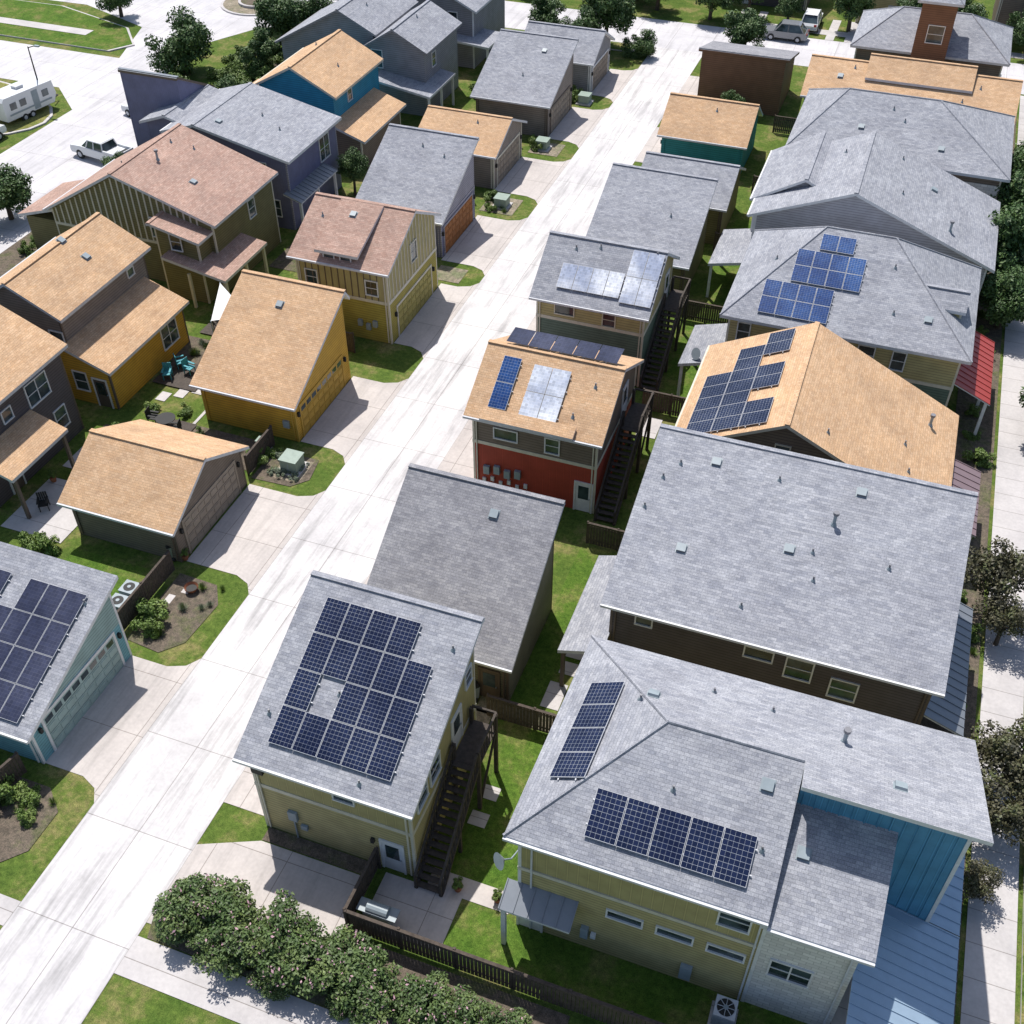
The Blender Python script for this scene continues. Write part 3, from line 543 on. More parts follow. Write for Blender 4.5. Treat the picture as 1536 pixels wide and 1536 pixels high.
win(o,'S',s[0],-50.0,4.2,.7,.9); win(o,'E',s[3],82,4.6,.7,.9); vents(o,[(-49,85,'p'),(-46,83,'p')]); o.finish()
o=O('grey_gabled_house',(-48,96,0)); s=gable(o,'y',91.4,101,-57,-46.5,4.8,-50.2,8.4,6.6,GREY,GRY,trim=GRY,fas=GRY); gable(o,'y',90.6,99,-47.8,-41.2,5.6,-44.5,7.6,5.9,GREY,GRY,trim=GRY,fas=GRY)
win(o,'S',90.95,-46.3,4,1,1.5); win(o,'S',s[0],-50,4.5,.9,1.2); win(o,'E',-41.65,93,4,.8,1.2)
o.slab('roof_low',GREY,[(-46,88.6,3.8),(-40.2,88.6,2.9),(-40.2,94.6,2.9),(-46,94.6,3.8)]); posts(o,[(-40.4,88.8),(-40.4,91.6),(-40.4,94.3),(-45.7,88.8)],2.8)
vents(o,[(-49,95,'p'),(-44,95,'p')]); o.finish()
o=O('grey_gabled_house',(-46,107,0)); s=gable(o,'y',103,112.5,-52,-41.4,5.6,-46.5,8,5.6,GREY,GRY,trim=WHITE); win(o,'S',s[0],-44,4,.9,1.2); win(o,'S',s[0],-49,4,.9,1.2)
o.slab('roof_low',GREY,[(-44.6,101.6,3.3),(-39.6,101.6,2.9),(-39.6,106,2.9),(-44.6,106,3.3)]); posts(o,[(-39.8,101.8),(-39.8,105.7)],2.8); o.finish()
for i,(x,y) in enumerate(((-40,133),(-24,131.5),(-8,129.5),(6,129.5),(20,130),(-60,138))):
    o=O('distant_house',(x,y+5,0)); s=gable(o,'x',x,x+11,y,y+11,5.6,y+5.5,8,5.6,[TAN,GREY,GREY2][i%3],[BRN,DBRN,SAND][i%3]); door(o,'S',s[2],x+4); win(o,'S',s[2],x+7,1,1.3,1.3); win(o,'S',s[2],x+4,4,1,1.2); win(o,'S',s[2],x+8,4,1,1.2); o.finish()
# ================================================================ GROUND
def sheet(name,mat,polys,z):
    o=O(name)
    for p in polys:
        if len(p)==4 and not isinstance(p[0],tuple): x0,x1,y0,y1=p; p=[(x0,y0),(x1,y0),(x1,y1),(x0,y1)]
        o.face('s',mat,[(a,b,z) for a,b in p],up=True)
    return o.finish(True)
sheet('ground',GRASS,[(-900,900,-500,1500)],0)
sheet('alley',CONC,[(-26.4,-21.1,-30,115.4)],.02)
dr=[(-30,-26.4,19.9,26.6),(-30.8,-26.4,33.2,39.9),(-29.9,-26.4,44.4,51.6),(-29,-26.4,56,64.2),(-30.3,-26.4,67.3,74.8),(-30.6,-26.4,79.2,86),(-29.7,-26.4,90.3,97.7),(-29,-26.4,101,108)]
fl=[]
for x0,x1,a,b in dr: fl+= [[(x0,a),(x1-1.3,a),(x1-.45,a-.35),(x1,a-1),(x1,b+1),(x1-.45,b+.35),(x1-1.3,b),(x0,b)]]
sheet('driveway',CONC2,fl,.024)
sheet('driveway',CONC2,[(-21.1,-18.5,20.9,37.6),(-21.1,-18.5,44,86),(-21.1,-18.7,88.5,96),(-21.1,-18.7,102,109),[(-21.1,15.0),(-13.6,15.0),(-13.6,19.8),(-18.6,19.8),(-21.1,18.7)],(-13.0,-9.6,17.9,20.3),(-11.2,-7.6,20.3,21.2),[(-21.1,40.2),(-18.4,41.5),(-18.4,44),(-21.1,44)]],.024)
sheet('sidewalk',SIDE,[(-21.1,9.8,12.8,14.4),(9.8,11.7,-20,115),(-60.6,-59,0,115),(-45,-26.4,12.9,14.0),(-19,60,125,126.5)],.028)
sheet('street',ROAD,[[(-73.5,-60),(-62,-60),(-62,82),(-66,87),(-70,92),(-71,100),(-68,106),(-60,112),(-56,115.4),(80,115.4),(80,123.5),(-50,123.5),(-58,125),(-66,130),(-68,160),(-75,160),(-77,126),(-84,118),(-160,112),(-160,104),(-90,106),(-80,102),(-77,93.5),(-160,93.5),(-160,85),(-78,85),(-73.5,81)],(14.6,22,-60,115.4)],.012)
sheet('mulch_bed',MULCH,[[(-30.6,27.4),(-28.6,27.2),(-27.7,28.2),(-27.5,31),(-28.3,32.2),(-30.6,32.3)],[(-31,40.4),(-28.5,40.5),(-27.7,41.4),(-28,43.2),(-31,43.2)],[(-34.6,15),(-28.5,15),(-27.6,16),(-27.6,18),(-28.7,18.9),(-34.6,18.9)],[(-20.7,14.45),(-4,14.45),(-4,17.3),(-13.3,17.3),(-13.4,16.4),(-20,16.4),(-21,15.4)],(7.2,9.6,15,115),(-42,-37,62,66),(-62,-57,20,112),(-44,-38,49,52),(-18.6,-13.6,19.85,20.5),(-36.9,-31.2,40.9,43.6),(-42,-37.2,40,41.8)],.032)
sheet('gravel_bed',GRAVEL,[(-30.5,-27.7,75.6,78.4),(-30.4,-27.7,87,89.5),(-30,-27.8,64.6,66.6),(-12.6,-7.6,29.3,30.4),(-13.6,-11.7,27.9,29.5),(-30,-28.2,40.9,42.9)],.034)
sheet('patio',SIDE,[(-42,-38,32,36.5),(-42,-37.9,37.5,39.5),(-41,-37.5,67,74),(-41,-38.2,79.5,85),(-37,-36.8,43,51),(-9.8,-8.9,30.6,32.2),(-10.7,-9.9,25,25.7),(-10.7,-9.9,23.6,24.3),(-11,-9.8,52,54),(-7.7,-7.2,23,28)],.036)
sheet('stepping_stones',SIDE,[(-40.6+.9*i,-39.9+.9*i,45+.7*i,45.9+.7*i) for i in range(5)]+[(-9.6,-8.8,32.8+i*1.1,33.6+i*1.1) for i in range(4)]+[(-30.3+.5*i,-29.9+.5*i,30.2+.9*i,30.8+.9*i) for i in range(2)],.04)
sheet('wood_deck',WOODD,[(-42,-39,52.5,54.8),(-41.8,-38.6,46.5,49.2),(-38.6,-36.6,41.8,43.6)],.1)
def island(name,poly,top,h=.13):
    o=O(name); cx=sum(p[0] for p in poly)/len(poly); cy=sum(p[1] for p in poly)/len(poly)
    o.prism('kerb',SIDE,poly,0,h)
    inn=[]
    for p in poly:
        d=math.hypot(p[0]-cx,p[1]-cy); k=(d-.3)/d; inn.append((cx+(p[0]-cx)*k,cy+(p[1]-cy)*k,h+.006))
    o.face('turf',top,inn,up=True); return o.finish()
def ell(cx,cy,rx,ry,n=28,a0=0,a1=6.2832): return [(cx+rx*math.cos(a0+(a1-a0)*i/n),cy+ry*math.sin(a0+(a1-a0)*i/n)) for i in range(n)]
DRY=grassm('dry_lawn',(.15,.18,.05),(.22,.22,.08),(.27,.25,.11))
island('grass_island',ell(-90,77.5,16.2,7.2),DRY); island('roundabout_island',ell(-72,113,4.2,4.2),GRAVEL,.15); island('roundabout_island',ell(-72,113,2.2,2.2),MULCH,.4)
island('grass_verge',[(-79,94.6),(-77.5,97),(-81,101),(-92,104.5),(-150,103),(-150,94.6)],GRASSB)
sheet('sidewalk',SIDE,[(-150,-84,97.5,99)],.16)
island('street_kerb',[(11.9,-20),(14.6,-20),(14.6,114),(11.9,114)],GRASS,.12)
island('street_kerb',[(-60,110.6),(-55,114.9),(-28,114.9),(-28,113),(-40,113),(-52,112.8)],GRASS,.12)
sheet('lawn',GRASSB,[(-11.2,-7.7,30.4,42),(-10.6,-7.4,21.2,29.2),(-37,-31.5,28,32),(-10.8,-8.2,54,82),(-9.6,5,17.55,20.1)],.008)
sheet('ribbon_driveway',SIDE,[(x,x+.9,123.5,130) for x in (-20,-18,-10,-8,-3,-1,5,7,11,13,19,21)],.03)
# ================================================================ FENCES
def fence(pts,h=1.5,z=0):
    o=O('wood_fence',(*pts[0],0))
    for (xa,ya),(xb,yb) in zip(pts[:-1],pts[1:]):
        L=math.hypot(xb-xa,yb-ya); dx,dy=(xb-xa)/L,(yb-ya)/L
        M=lambda a,d,z:(xa+dx*a-dy*d,ya+dy*a+dx*d,z)
        n=int(L/.155)
        for i in range(n):
            a=i*L/n; hh=h+random.uniform(-.015,.015); o.box('pickets',WOODF,a,a+.135,0,.02,.06,hh,M=M)
        k=max(1,round(L/2.2))
        for i in range(k+1): a=i*L/k; o.box('posts',WOODF,a-.05,a+.05,.021,.12,0,h+.1,M=M)
        for zz in (.3,h-.25): o.box('rails',WOODF,0,L,.021,.06,zz,zz+.09,M=M)
        o.box('cap',WOODF,0,L,-.04,.09,h+.02,h+.06,M=M)
    return o.finish()
fence([(-13.4,20.4),(-13.4,17.5),(7.5,17.5)]); fence([(-11.9,29.2),(-7.3,29.2)]); fence([(-11.0,41.9),(-7.6,41.9)]); fence([(-31,27.4),(-31,32.4)],1.4); fence([(-31.2,40.6),(-31.2,43.6)],1.4)
fence([(-11.3,54.6),(-7.8,54.6)]); fence([(-11.6,65.6),(-8,65.6)]); fence([(-11.4,75.6),(-8.8,75.6)]); fence([(-31,15.5),(-30.2,19.2)],1.4); fence([(-37,64.8),(-30,64.8)]); fence([(-37.5,76.8),(-31.5,76.8)]); fence([(-10.5,86),(-8,86)]); fence([(-11,98.5),(-9,98.5)]); fence([(-37,88),(-31.5,88)]); fence([(-37,54),(-31,54)])
# ================================================================ VEGETATION
def crownmesh(name,rx,rz,nb,nl,ls,mat,seed,cz=0,cone=False,bloom=0):
    r=np.random.default_rng(seed)
    bl=[]
    for i in range(nb):
        if cone:
            t=r.uniform(0,1)**.7; a=r.uniform(0,6.283); rad=rx*(1-t)*.6; bl.append((rad*math.cos(a),rad*math.sin(a),cz-rz+2*rz*t,rx*(1-t)*.5+.12))
        else:
            v=r.normal(size=3); v/=np.linalg.norm(v); k=r.uniform(.3,.88); bl.append((v[0]*rx*k,v[1]*rx*k,cz+v[2]*rz*k,rx*r.uniform(.2,.4)))
    bl=np.array(bl); w=bl[:,3]**2; idx=r.choice(nb,nl,p=w/w.sum())
    d=r.normal(size=(nl,3)); d/=np.linalg.norm(d,axis=1)[:,None]; rad=bl[idx,3]*r.uniform(.5,1.12,nl)
    c=bl[idx,:3]+d*rad[:,None]*np.array([1,1,.85])
    nn=d*.6+r.normal(size=(nl,3))*.55+np.array([0,0,.4]); nn/=np.linalg.norm(nn,axis=1)[:,None]
    u=np.cross(nn,r.normal(size=(nl,3))); u/=np.linalg.norm(u,axis=1)[:,None]; v=np.cross(nn,u)
    s=(ls*r.uniform(.6,1.3,nl))[:,None]
    V=np.stack([c-u*s,c-v*s*.55,c+u*s,c+v*s*.55],1).reshape(-1,3)
    me=bpy.data.meshes.new(name); me.vertices.add(nl*4); me.vertices.foreach_set('co',V.ravel()); me.loops.add(nl*4); me.loops.foreach_set('vertex_index',np.arange(nl*4)); me.polygons.add(nl)
    me.polygons.foreach_set('loop_start',np.arange(0,nl*4,4)); me.polygons.foreach_set('loop_total',np.full(nl,4)); me.materials.append(mat)
    if bloom: me.materials.append(BLOOM); mi=(r.uniform(size=nl)<bloom)*((c[:,2]>cz)*1); me.polygons.foreach_set('material_index',mi.astype(int))
    me.update(); me.validate(); return me
def tuftmesh(name,nl,h,mat,seed):
    r=np.random.default_rng(seed); a=r.uniform(0,6.283,nl); b=r.uniform(.15,1.0,nl); w=.02
    base=np.stack([np.cos(a)*.06,np.sin(a)*.06,np.zeros(nl)],1); tip=np.stack([np.cos(a)*b*h*.7,np.sin(a)*b*h*.7,h*(1.05-b*.55)],1)
    side=np.stack([-np.sin(a)*w,np.cos(a)*w,np.zeros(nl)],1)
    V=np.stack([base-side,base+side,tip+side*.2,tip-side*.2],1).reshape(-1,3)
    me=bpy.data.meshes.new(name); me.from_pydata(V.tolist(),[],[[4*i,4*i+1,4*i+2,4*i+3] for i in range(nl)]); me.materials.append(mat); return me
def trunkmesh(name,h,r0,limbs,spread,seed):
    o=O(name); rr=random.Random(seed)
    o.cyl('t',BARK,(0,0,0),(.05,.03,h),r0,r0*.6,8,False)
    for i in range(limbs):
        a=6.283*i/limbs+rr.uniform(-.3,.3); z=h*rr.uniform(.6,1); p=Vector((math.cos(a)*spread*.5,math.sin(a)*spread*.5,z+spread*.5)); q=Vector((math.cos(a)*spread,math.sin(a)*spread,z+spread*1.1))
        o.cyl('t',BARK,(.03,.02,z),p,r0*.45,r0*.28,6,False); o.cyl('t',BARK,p,q,r0*.28,r0*.1,5,False)
    ob=o.finish(True); me=ob.data; bpy.data.objects.remove(ob); return me
TC=[crownmesh('tree_crown_a',1,.9,34,11000,.05,LEAF,1),crownmesh('tree_crown_b',1,1.0,30,11000,.05,LEAF,2),crownmesh('tree_crown_c',1,.85,38,11000,.05,LEAF,3)]
TR=crownmesh('plum_crown',1,.9,26,5500,.05,LEAFR,13)
TT=[trunkmesh('trunk_a',1.6,.10,5,.45,1),trunkmesh('trunk_b',1.5,.09,4,.4,2)]
SH=[crownmesh('shrub_a',1,.8,18,3000,.08,LEAFB,4,.55),crownmesh('shrub_b',1,.7,16,3000,.075,LEAFB,5,.5)]
SG=[crownmesh('sage_a',1,.6,14,2500,.07,LEAFG,14,.4)]
MY=[crownmesh('myrtle_a',1,.95,34,9000,.055,LEAFP,6,.95,bloom=.05),crownmesh('myrtle_b',1,1.0,30,9000,.055,LEAFP,8,.95,bloom=.05)]
TU=[tuftmesh('tuft_a',120,.7,LEAFB,1),tuftmesh('tuft_b',120,.6,LEAFG,2)]
CO=crownmesh('conifer_crown',.8,1.5,40,6000,.06,CON,9,1.6,cone=True)
def lnk(name,me,par,loc=(0,0,0),s=(1,1,1)):
    ob=bpy.data.objects.new(name,me); sc.collection.objects.link(ob); ob.parent=par; ob.location=loc; ob.scale=s; return ob
def tree(x,y,r,h,kind='oak_tree',k=0,cm=None):
    e=bpy.data.objects.new(kind,None); sc.collection.objects.link(e); e.location=(x,y,0); e.rotation_euler[2]=random.uniform(0,6.28)
    lnk('trunk',TT[k%2],e,s=(r,r,(h-r)/1.9)); lnk('crown',cm or TC[k%3],e,(0,0,h-r),(r*random.uniform(.9,1.1),r,r)); return e
def shrub(x,y,s,name='shrub',ms=SH,hz=None):
    e=bpy.data.objects.new(name,ms[random.randrange(len(ms))]); sc.collection.objects.link(e); e.location=(x,y,-.05); e.scale=(s,s*random.uniform(.85,1.15),(hz or s)); e.rotation_euler[2]=random.uniform(0,6.28)
T=[(-68.3,92.4,3.3,5.9),(-61.5,95,1.9,4.2),(-62,101,2.9,6.4),(-59.5,104,2.4,5.5),(-84,104,2.4,5),(-64.8,61.5,2.5,4.8),(-66,58,2.0,4.0),(-60.6,76.5,1.7,3.8),(-60.8,70,1.2,2.6),(-59,86,1.8,3.3),(-57,108,2.8,5.8),(-31.2,113.5,3.2,7.2),(-33,110.8,2.0,4.6),(-27.2,112.5,1.7,2.8),(-17,114.3,2.4,5.6),(-22.8,125.5,2.4,5.4),(-29,126.5,2.6,5.5),(-16,111.5,1.6,3.2),(-18.6,110.6,1.3,2.8),(-50,113.6,2.5,5.4),(-8,127,2.4,5.4),(-36,126,2.4,5.4),(3,126.8,2.2,5.0),(-44,127,2.6,5.6),(-14.5,126.8,1.8,4.2),(-38,113.8,2.0,4.6),(-52,128,3,6),(-66,106.5,2.2,5),(10,127,2.4,5.2),(-19,127.5,2.2,5.2),(-32,129,2.6,5.8),(-1.5,128,2,4.8),(16,126.5,2.4,5.4),
(9.9,83.5,3.2,6.6),(9.7,77.5,3.4,6.2),(10.2,91,2.6,6),(9.3,72.0,2.3,4.6),(12.8,60,2.4,5),(12.5,105,3,6),(-41,74.6,1.5,4.0),(-39.5,66,1.3,3.6),(12.8,20,2.2,4.6),(13,66,2.2,5),(-15,99,1.5,3),(-17,98.5,1.3,2.6)]
for i,(x,y,r,h) in enumerate(T): tree(x,y,r,h,'oak_tree' if i%3 else 'elm_tree',i)
for i,(x,y,r,h) in enumerate(((10.0,44.3,2.0,4.8),(10.3,42,1.4,3.4),(10.9,33.4,1.9,4.4),(10.4,30.8,1.6,3.6),(10.0,27.6,1.0,2.2))): tree(x,y,r,h,'plum_tree',i,TR)
for i,(x,y,s) in enumerate(((-19.6,15.6,1.35),(-18.3,16.2,1.5),(-16.9,15.4,1.45),(-15.3,15.9,1.6),(-13.9,15.3,1.5),(-12.4,15.9,1.35),(-11.0,15.2,1.4),(-9.2,15.6,1.15),(-7.4,15.4,1.2),(-5.6,15.5,1.0),(-18.0,14.9,.8),(-15.0,14.6,.8),(-12.2,14.7,.7))): shrub(x,y,s,'crape_myrtle',MY,s*.78)
for x,y,s in ((-30.2,29.1,.95),(-29.8,28.2,.75),(-30.2,17.6,.9),(-29.2,18.2,.7),(-31.6,16,1.1),(-30.4,15.4,.7),(-32.8,17.6,.9),(-33,15.4,1),(-28.6,17.2,.5),(-38.3,31.2,.9),(-39.4,31.6,.8),(-38.4,50.3,.7),(-39.4,51,.6),(-31.4,41.9,.7),(-30.8,42.8,.6),(-38,44.4,.6),(-40,43.8,.6),(-40.3,53.5,.6),(-29.6,75.9,.6),(-30.2,77.6,.7),(-30,88,.8),(-30.4,89,.7),(-30,99,.8),(-30.2,100,.8),(-32,99.5,.8),(-39,97,1),(-39.2,88,.9),(-40.8,41,.7),(-39.2,40.7,.6),(-36,42.6,.6)): shrub(x,y,s)
for i in range(40): shrub(8.4+random.uniform(-.5,.6),18+i*2.4,random.uniform(.4,.9))
for i in range(40): shrub(-59.5+random.uniform(-1.5,3),56+i*1.5,random.uniform(.4,1.1))
for i in range(26): shrub(-63+random.uniform(-4,6),91+random.uniform(-3,13),random.uniform(.8,1.4))
for i in range(14): shrub(-29.3+random.uniform(-1,.8),40.7+random.uniform(0,2.4),random.uniform(.25,.45),'sage_shrub',SG)
for i in range(66):
    bx,by,wx,wy=random.choice(((-29,30,1.3,2.3),(-31,17,3,1.8),(8.4,30,1,14),(8.4,60,1,20),(-40,51,2,1.2),(-29.2,77,1.2,1.3),(-39.7,64,2,1.8),(-15,15.5,5,.9),(-34,42,2.5,1)))
    shrub(bx+random.uniform(-wx,wx),by+random.uniform(-wy,wy),random.uniform(.5,1.0),'ornamental_grass',TU)
for x,y,s in ((6.2,17.8,.75),(8.4,17.3,.8)):
    e=bpy.data.objects.new('conifer_shrub',CO); sc.collection.objects.link(e); e.location=(x,y,0); e.scale=(s,s,s*.85)
# ================================================================ SMALL OBJECTS
o=O('air_conditioner_unit',(1.4,19.2,0)); o.box('base',SIDE,.9,1.9,18.7,19.7,.01,.1); o.box('cabinet',GUT,1,1.8,18.8,19.6,.1,.95)
for i in range(9): o.box('louvres',METB,1.0-.01,1.8+.01,18.79,19.61,.18+i*.08,.2+i*.08)
o.cyl('fan_ring',BLK,(1.4,19.2,.951),(1.4,19.2,.97),.33,n=20); o.cyl('fan_hub',METB,(1.4,19.2,.97),(1.4,19.2,1.0),.1)
for i in range(8): t=i*.785; o.beam('fan_grille',GUT,(1.4,19.2,.99),(1.4+.33*math.cos(t),19.2+.33*math.sin(t),.98),.01)
o.finish()
for x,y in ((-31.8,29.3),):
    o=O('air_conditioner_unit',(x,y,0)); o.box('base',SIDE,x-.5,x+.5,y-1,y+1,.01,.1)
    for d in (-.5,.5):
        o.box('cabinet',METB,x-.4,x+.4,y+d-.4,y+d+.4,.1,1.0); o.box('top',METB,x-.41,x+.41,y+d-.41,y+d+.41,1.0,1.02); o.cyl('fan_ring',BLK,(x,y+d,1.021),(x,y+d,1.03),.3,n=18); o.cyl('fan_hub',METB,(x,y+d,1.03),(x,y+d,1.05),.1)
    o.finish()
def ubox(x,y,w=.6,h=.95):
    o=O('utility_transformer_box',(x,y,0)); o.box('pad',SIDE,x-w-.2,x+w+.2,y-w-.2,y+w+.2,.0,.12); o.box('cabinet',UGREEN,x-w,x+w,y-w,y+w,.12,h); o.box('lid',UGREEN,x-w-.05,x+w+.05,y-w-.05,y+w+.05,h,h+.07); o.box('hinge',METB,x-.03,x+.03,y-w-.02,y-w,.2,h-.1); o.finish()
ubox(-29.1,42.0,.52,.9); ubox(-29,76.9,.5,.8); ubox(-29.4,88.2,.5,.8); ubox(-28.9,99,.5,.8); ubox(-31.5,42.8,.25,.9)
o=O('fire_pit_bowl',(-29.3,31.4,0)); o.cyl('bowl',TERRA,(-29.3,31.4,.03),(-29.3,31.4,.35),.2,.36,16,False); o.cyl('rim',TERRA,(-29.3,31.4,.3),(-29.3,31.4,.36),.37,.37,16,False); o.cyl('ash',BLK,(-29.3,31.4,.2),(-29.3,31.4,.22),.28,n=16); o.finish()
for x,y,c in ((-31.8,28.0,METB),(-31.6,33.2,UGREEN),(-12.9,30.0,METB),(-20,33,METB)):
    o=O('wheeled_rubbish_bin',(x,y,0)); o.cyl('body',c,(x,y,.08),(x,y,.95),.24,.32,4); o.cyl('lid',BLK,(x,y,.95),(x,y,1.03),.35,.3,4); o.cyl('wheel',BLK,(x-.25,y-.2,.1),(x+.25,y-.2,.1),.1); o.finish()
for x,y in ((-9.9,20.6),(-30.9,33.3),(-8.2,20.7),(-41.6,36.2)):
    e=bpy.data.objects.new('potted_plant',None); sc.collection.objects.link(e); e.location=(x,y,0)
    o=O('pot'); o.cyl('pot',TERRA,(0,0,.03),(0,0,.38),.14,.21,12); p=o.finish(); p.parent=e
    lnk('foliage',SH[0],e,(0,0,.33),(.28,.28,.35))
CH=plain('turquoise_plastic',(.05,.30,.36),.5)
def chair(x,y,a,m=CH):
    o=O('garden_chair',(x,y,0)); ca,sa=math.cos(a),math.sin(a); M=lambda u,v,z:(x+u*ca-v*sa,y+u*sa+v*ca,z+.1)
    o.box('seat',m,-.28,.28,-.28,.28,.38,.43,M=M)
    for i in range(5): o.box('back',m,-.28+i*.115,-.19+i*.115,.28,.32,.43,1.0,M=M)
    for u in (-.26,.22):
        for v in (-.26,.24): o.box('legs',m,u,u+.05,v,v+.05,0,.38,M=M)
        o.box('arms',m,u-.04,u+.08,-.3,.3,.62,.66,M=M)
    o.finish()
chair(-41,47.2,.4); chair(-40,48.2,1.4); chair(-40.9,48.6,2.4); chair(-41,53.4,1,WOODD); chair(-39.8,53.8,2.2,WOODD); chair(-40.5,34,.6,BLK)
o=O('patio_table',(-38.2,42.8,0)); o.cyl('top',BLK,(-38.2,42.8,.72),(-38.2,42.8,.76),.6,n=20); o.cyl('leg',BLK,(-38.2,42.8,0),(-38.2,42.8,.72),.05); o.cyl('foot',BLK,(-38.2,42.8,.01),(-38.2,42.8,.05),.3); o.finish()
chair(-37.3,42.4,-1.3,BLK); chair(-39.2,42.9,1.7,BLK)
o=O('barbecue_grill',(-12.4,18.3,0)); o.box('cabinet',METB,-12.9,-11.8,18.0,18.6,.05,.85); o.cyl('hood',METB,(-12.8,18.3,.88),(-11.9,18.3,.88),.26,n=14); o.box('shelf',METB,-13.2,-11.5,18.02,18.58,.86,.9); o.finish()
o=O('shade_sail',(-38.5,52,0)); o.face('cloth',WHITE,[(-40.6,54,3.4),(-36.9,51.4,3.2),(-39.2,50.4,2.9)],up=True)
for p in ((-40.6,54,3.4),(-39.2,50.4,2.9)): o.cyl('pole',METB,(p[0],p[1],0),p,.05)
o.finish()
def lamp(x,y,h=7):
    o=O('street_lamp',(x,y,0)); o.cyl('pole',BLK,(x,y,0),(x,y,h),.09,.05); o.cyl('base',BLK,(x,y,0),(x,y,.5),.17,.12); o.cyl('arm',BLK,(x,y,h-.1),(x+.9,y,h+.2),.04); o.box('head',METB,x+.8,x+1.3,y-.12,y+.12,h+.12,h+.24); o.finish()
lamp(-76.4,80.8,5.5); lamp(-34,114.2,6); lamp(12.9,100)
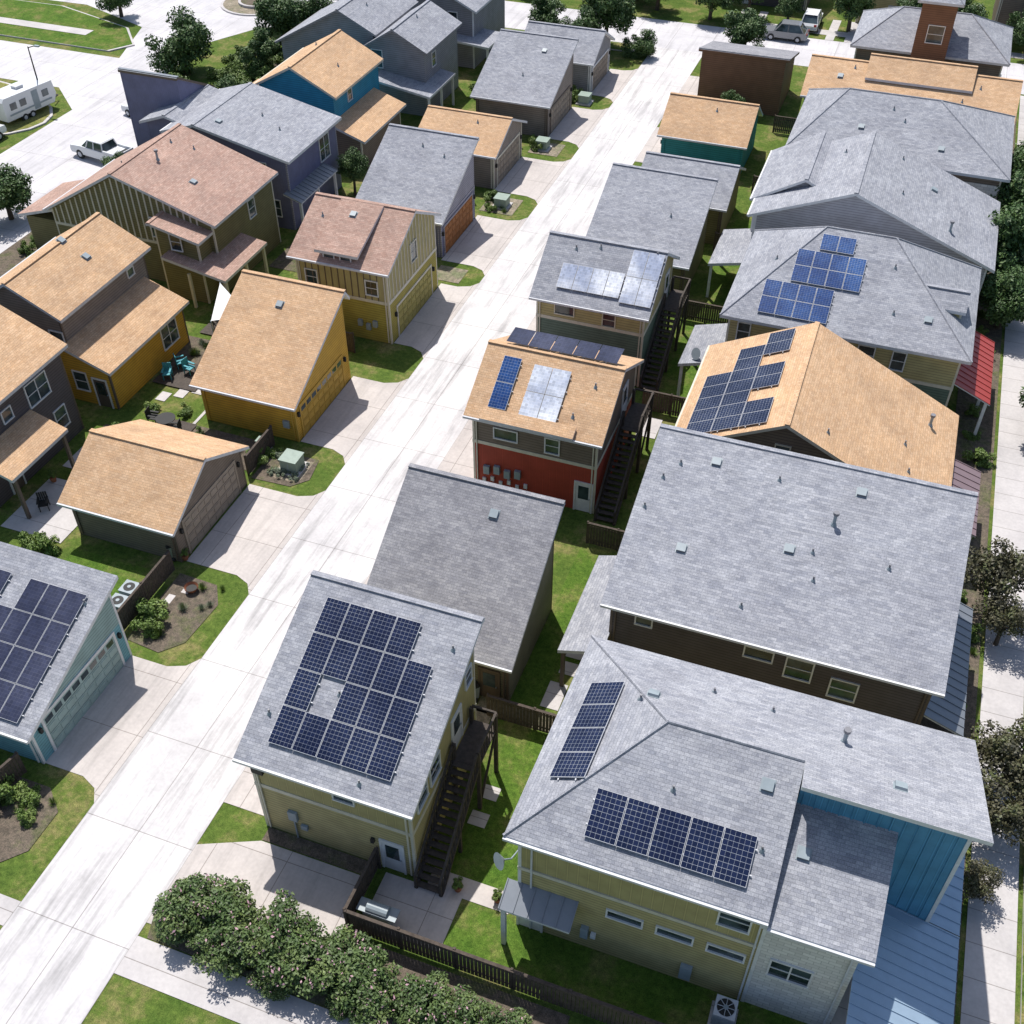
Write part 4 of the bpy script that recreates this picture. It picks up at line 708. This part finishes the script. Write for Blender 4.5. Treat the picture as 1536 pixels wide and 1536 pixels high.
# vehicles
WP=plain('white_car_paint',(.72,.73,.74),.25,0,.02); YP=plain('yellow_car_paint',(.75,.42,.02),.3,0,.02); GP=plain('grey_car_paint',(.25,.26,.28),.25,.3,.02); RP=plain('red_tail_lens',(.4,.02,.02),.3)
def vehicle(name,x,y,ang,paint,kind):
    o=O(name,(x,y,0)); ca,sa=math.cos(ang),math.sin(ang); M=lambda u,v,z:(x+u*ca-v*sa,y+u*sa+v*ca,z)
    W=.95 if kind!='trailer' else 1.15
    def ext(part,mat,prof,w,taper=None):
        tw=lambda z:w-(max(0,z-1.0)*taper if taper else 0)
        L=[M(u,-tw(z),z) for u,z in prof]; R=[M(u,tw(z),z) for u,z in prof]; c=M(sum(p[0] for p in prof)/len(prof),0,sum(p[1] for p in prof)/len(prof))
        o.face(part,mat,L,out=c); o.face(part,mat,R,out=c)
        for i in range(len(prof)): j=(i+1)%len(prof); o.face(part,mat,[L[i],L[j],R[j],R[i]],out=c)
    if kind=='pickup':
        ext('body',paint,[(-2.8,.45),(2.75,.45),(2.85,.75),(2.75,1.05),(1.6,1.18),(-2.85,1.12),(-2.85,.6)],W)
        ext('cab',GLASS,[(1.5,1.15),(.75,1.78),(-.9,1.8),(-1.1,1.12)],W-.06,.22); ext('cab_roof',paint,[(.8,1.76),(.7,1.84),(-.85,1.86),(-.95,1.78)],W-.2)
        for u in (.95,.0,-1.05):
            for v in (-1,1): o.beam('pillars',paint,M(u,v*(W-.08),1.12),M(u*.72 if u>0 else u*.88,v*(W-.25),1.8),.045)
        o.box('bed_floor',BLK,-2.7,-1.2,-.75,.75,1.125,1.13,M=M)
        for a,b,c_,d in ((-2.8,-1.15,-.95,-.82),(-2.8,-1.15,.82,.95),(-2.86,-2.78,-.95,.95)): o.box('bed_rails',paint,a,b,c_,d,1.1,1.32,M=M)
        wh=(1.8,-1.75); rw=.4
    elif kind in('car','suv'):
        h=1.45 if kind=='car' else 1.75
        ext('body',paint,[(-2.25,.35),(2.2,.35),(2.3,.65),(2.15,.85),(1.2,.98),(-2.1,1.0),(-2.3,.8)],.9)
        ext('cabin',GLASS,[(1.2,.97),(.5,h-.04),(-1.3,h-.02),(-2.05 if kind=='suv' else -1.9,.99)],.84,.3); ext('roof',paint,[(.55,h-.06),(.4,h),(-1.25,h+.02),(-1.5,h-.05)],.7)
        for u,u2 in ((1.1,.5),(-.3,-.3),(-1.95,-1.4)):
            for v in (-1,1): o.beam('pillars',paint,M(u,v*.84,.97),M(u2,v*.7,h-.03),.04)
        wh=(1.4,-1.4); rw=.34
    else:
        ext('body',paint,[(-2.9,.55),(2.6,.55),(3.0,1.3),(2.8,2.5),(-2.7,2.6),(-2.95,2.3)],W); o.box('door',METB,.3,1.0,W+.001,W+.02,.65,2.3,M=M); o.box('door',METB,.3,1.0,-W-.02,-W-.001,.65,2.3,M=M)
        for u in (-1.9,-.8,1.8):
            for v in (-1,1): o.box('windows',GLASS,u-.35,u+.35,*(sorted((v*(W+.001),v*(W+.03)))),1.4,2.0,M=M)
        o.box('roof_unit',GUT,-.5,.3,-.35,.35,2.56,2.8,M=M); o.beam('hitch',BLK,M(3.0,-.5,.6),M(4,0,.5),.05); o.beam('hitch',BLK,M(3.0,.5,.6),M(4,0,.5),.05)
        o.box('stripe',METB,-2.5,2.4,W+.021,W+.028,.95,1.1,M=M); o.box('stripe',METB,-2.5,2.4,-W-.028,-W-.021,.95,1.1,M=M)
        wh=(-.1,-.95); rw=.34
    for u in wh:
        for v in (-1,1): o.cyl('wheels',BLK,M(u,v*(W-.22),rw),M(u,v*(W+.02),rw),rw,n=18); o.cyl('wheels',GUT,M(u,v*(W+.02),rw),M(u,v*(W+.035),rw),rw*.55,n=12)
    if kind!='trailer':
        e=2.84 if kind=='pickup' else 2.26
        for v in (-.68,.68): o.box('headlights',GUT,e-.06,e+.02,v-.17,v+.17,.68,.85,M=M); o.box('tail_lights',RP,-e-.04,-e+.03,v-.14,v+.14,.75,.98,M=M)
        o.box('bumpers',GUT,e-.05,e+.06,-.8,.8,.4,.55,M=M); o.box('bumpers',GUT,-e-.08,-e+.03,-.8,.8,.4,.55,M=M)
    o.finish()
vehicle('pickup_truck',-64.4,73.2,math.radians(170),WP,'pickup'); vehicle('parked_car',-66.2,86.0,math.radians(150),YP,'car'); vehicle('parked_suv',-66.0,82.0,math.radians(165),WP,'suv')
vehicle('travel_trailer',-76.8,78.6,math.radians(80),WP,'trailer'); vehicle('pickup_truck',-76.3,71.4,math.radians(88),WP,'pickup'); vehicle('parked_car',5.5,117,0,GP,'car'); vehicle('parked_car',-14,122.4,math.pi,GP,'suv'); vehicle('parked_suv',-12,127,math.pi/2,WP,'suv')
# ================================================================ WORLD, SUN, CAMERA
az=(-.62,.78); el=math.radians(63)
w=bpy.data.worlds.new('World'); sc.world=w; w.use_nodes=True; nt=w.node_tree; bg=nt.nodes['Background']; sky=nt.nodes.new('ShaderNodeTexSky'); sky.sky_type='NISHITA'; sky.sun_disc=False; sky.sun_elevation=el; sky.sun_rotation=math.atan2(az[0],az[1]); sky.air_density=1; sky.dust_density=1.5
nt.links.new(sky.outputs[0],bg.inputs[0]); bg.inputs[1].default_value=.125
L=bpy.data.lights.new('sun','SUN'); L.energy=5; L.angle=math.radians(.5); L.color=(1,.965,.91); s=bpy.data.objects.new('sun',L); sc.collection.objects.link(s)
n=math.hypot(*az); d=Vector((-az[0]/n*math.cos(el),-az[1]/n*math.cos(el),-math.sin(el))); s.rotation_euler=d.to_track_quat('-Z','Y').to_euler(); s.location=(0,0,80)
sc.view_settings.view_transform='Standard'; sc.view_settings.look='None'; sc.view_settings.exposure=0
cd=bpy.data.cameras.new('camera'); cd.sensor_width=36; cd.lens=36*1650/1536; cd.clip_end=3000; cd.clip_start=.5
c=bpy.data.objects.new('camera',cd); sc.collection.objects.link(c); c.location=(0,0,42); c.rotation_euler=(math.radians(90-42.6),0,math.radians(20.1)); sc.camera=c
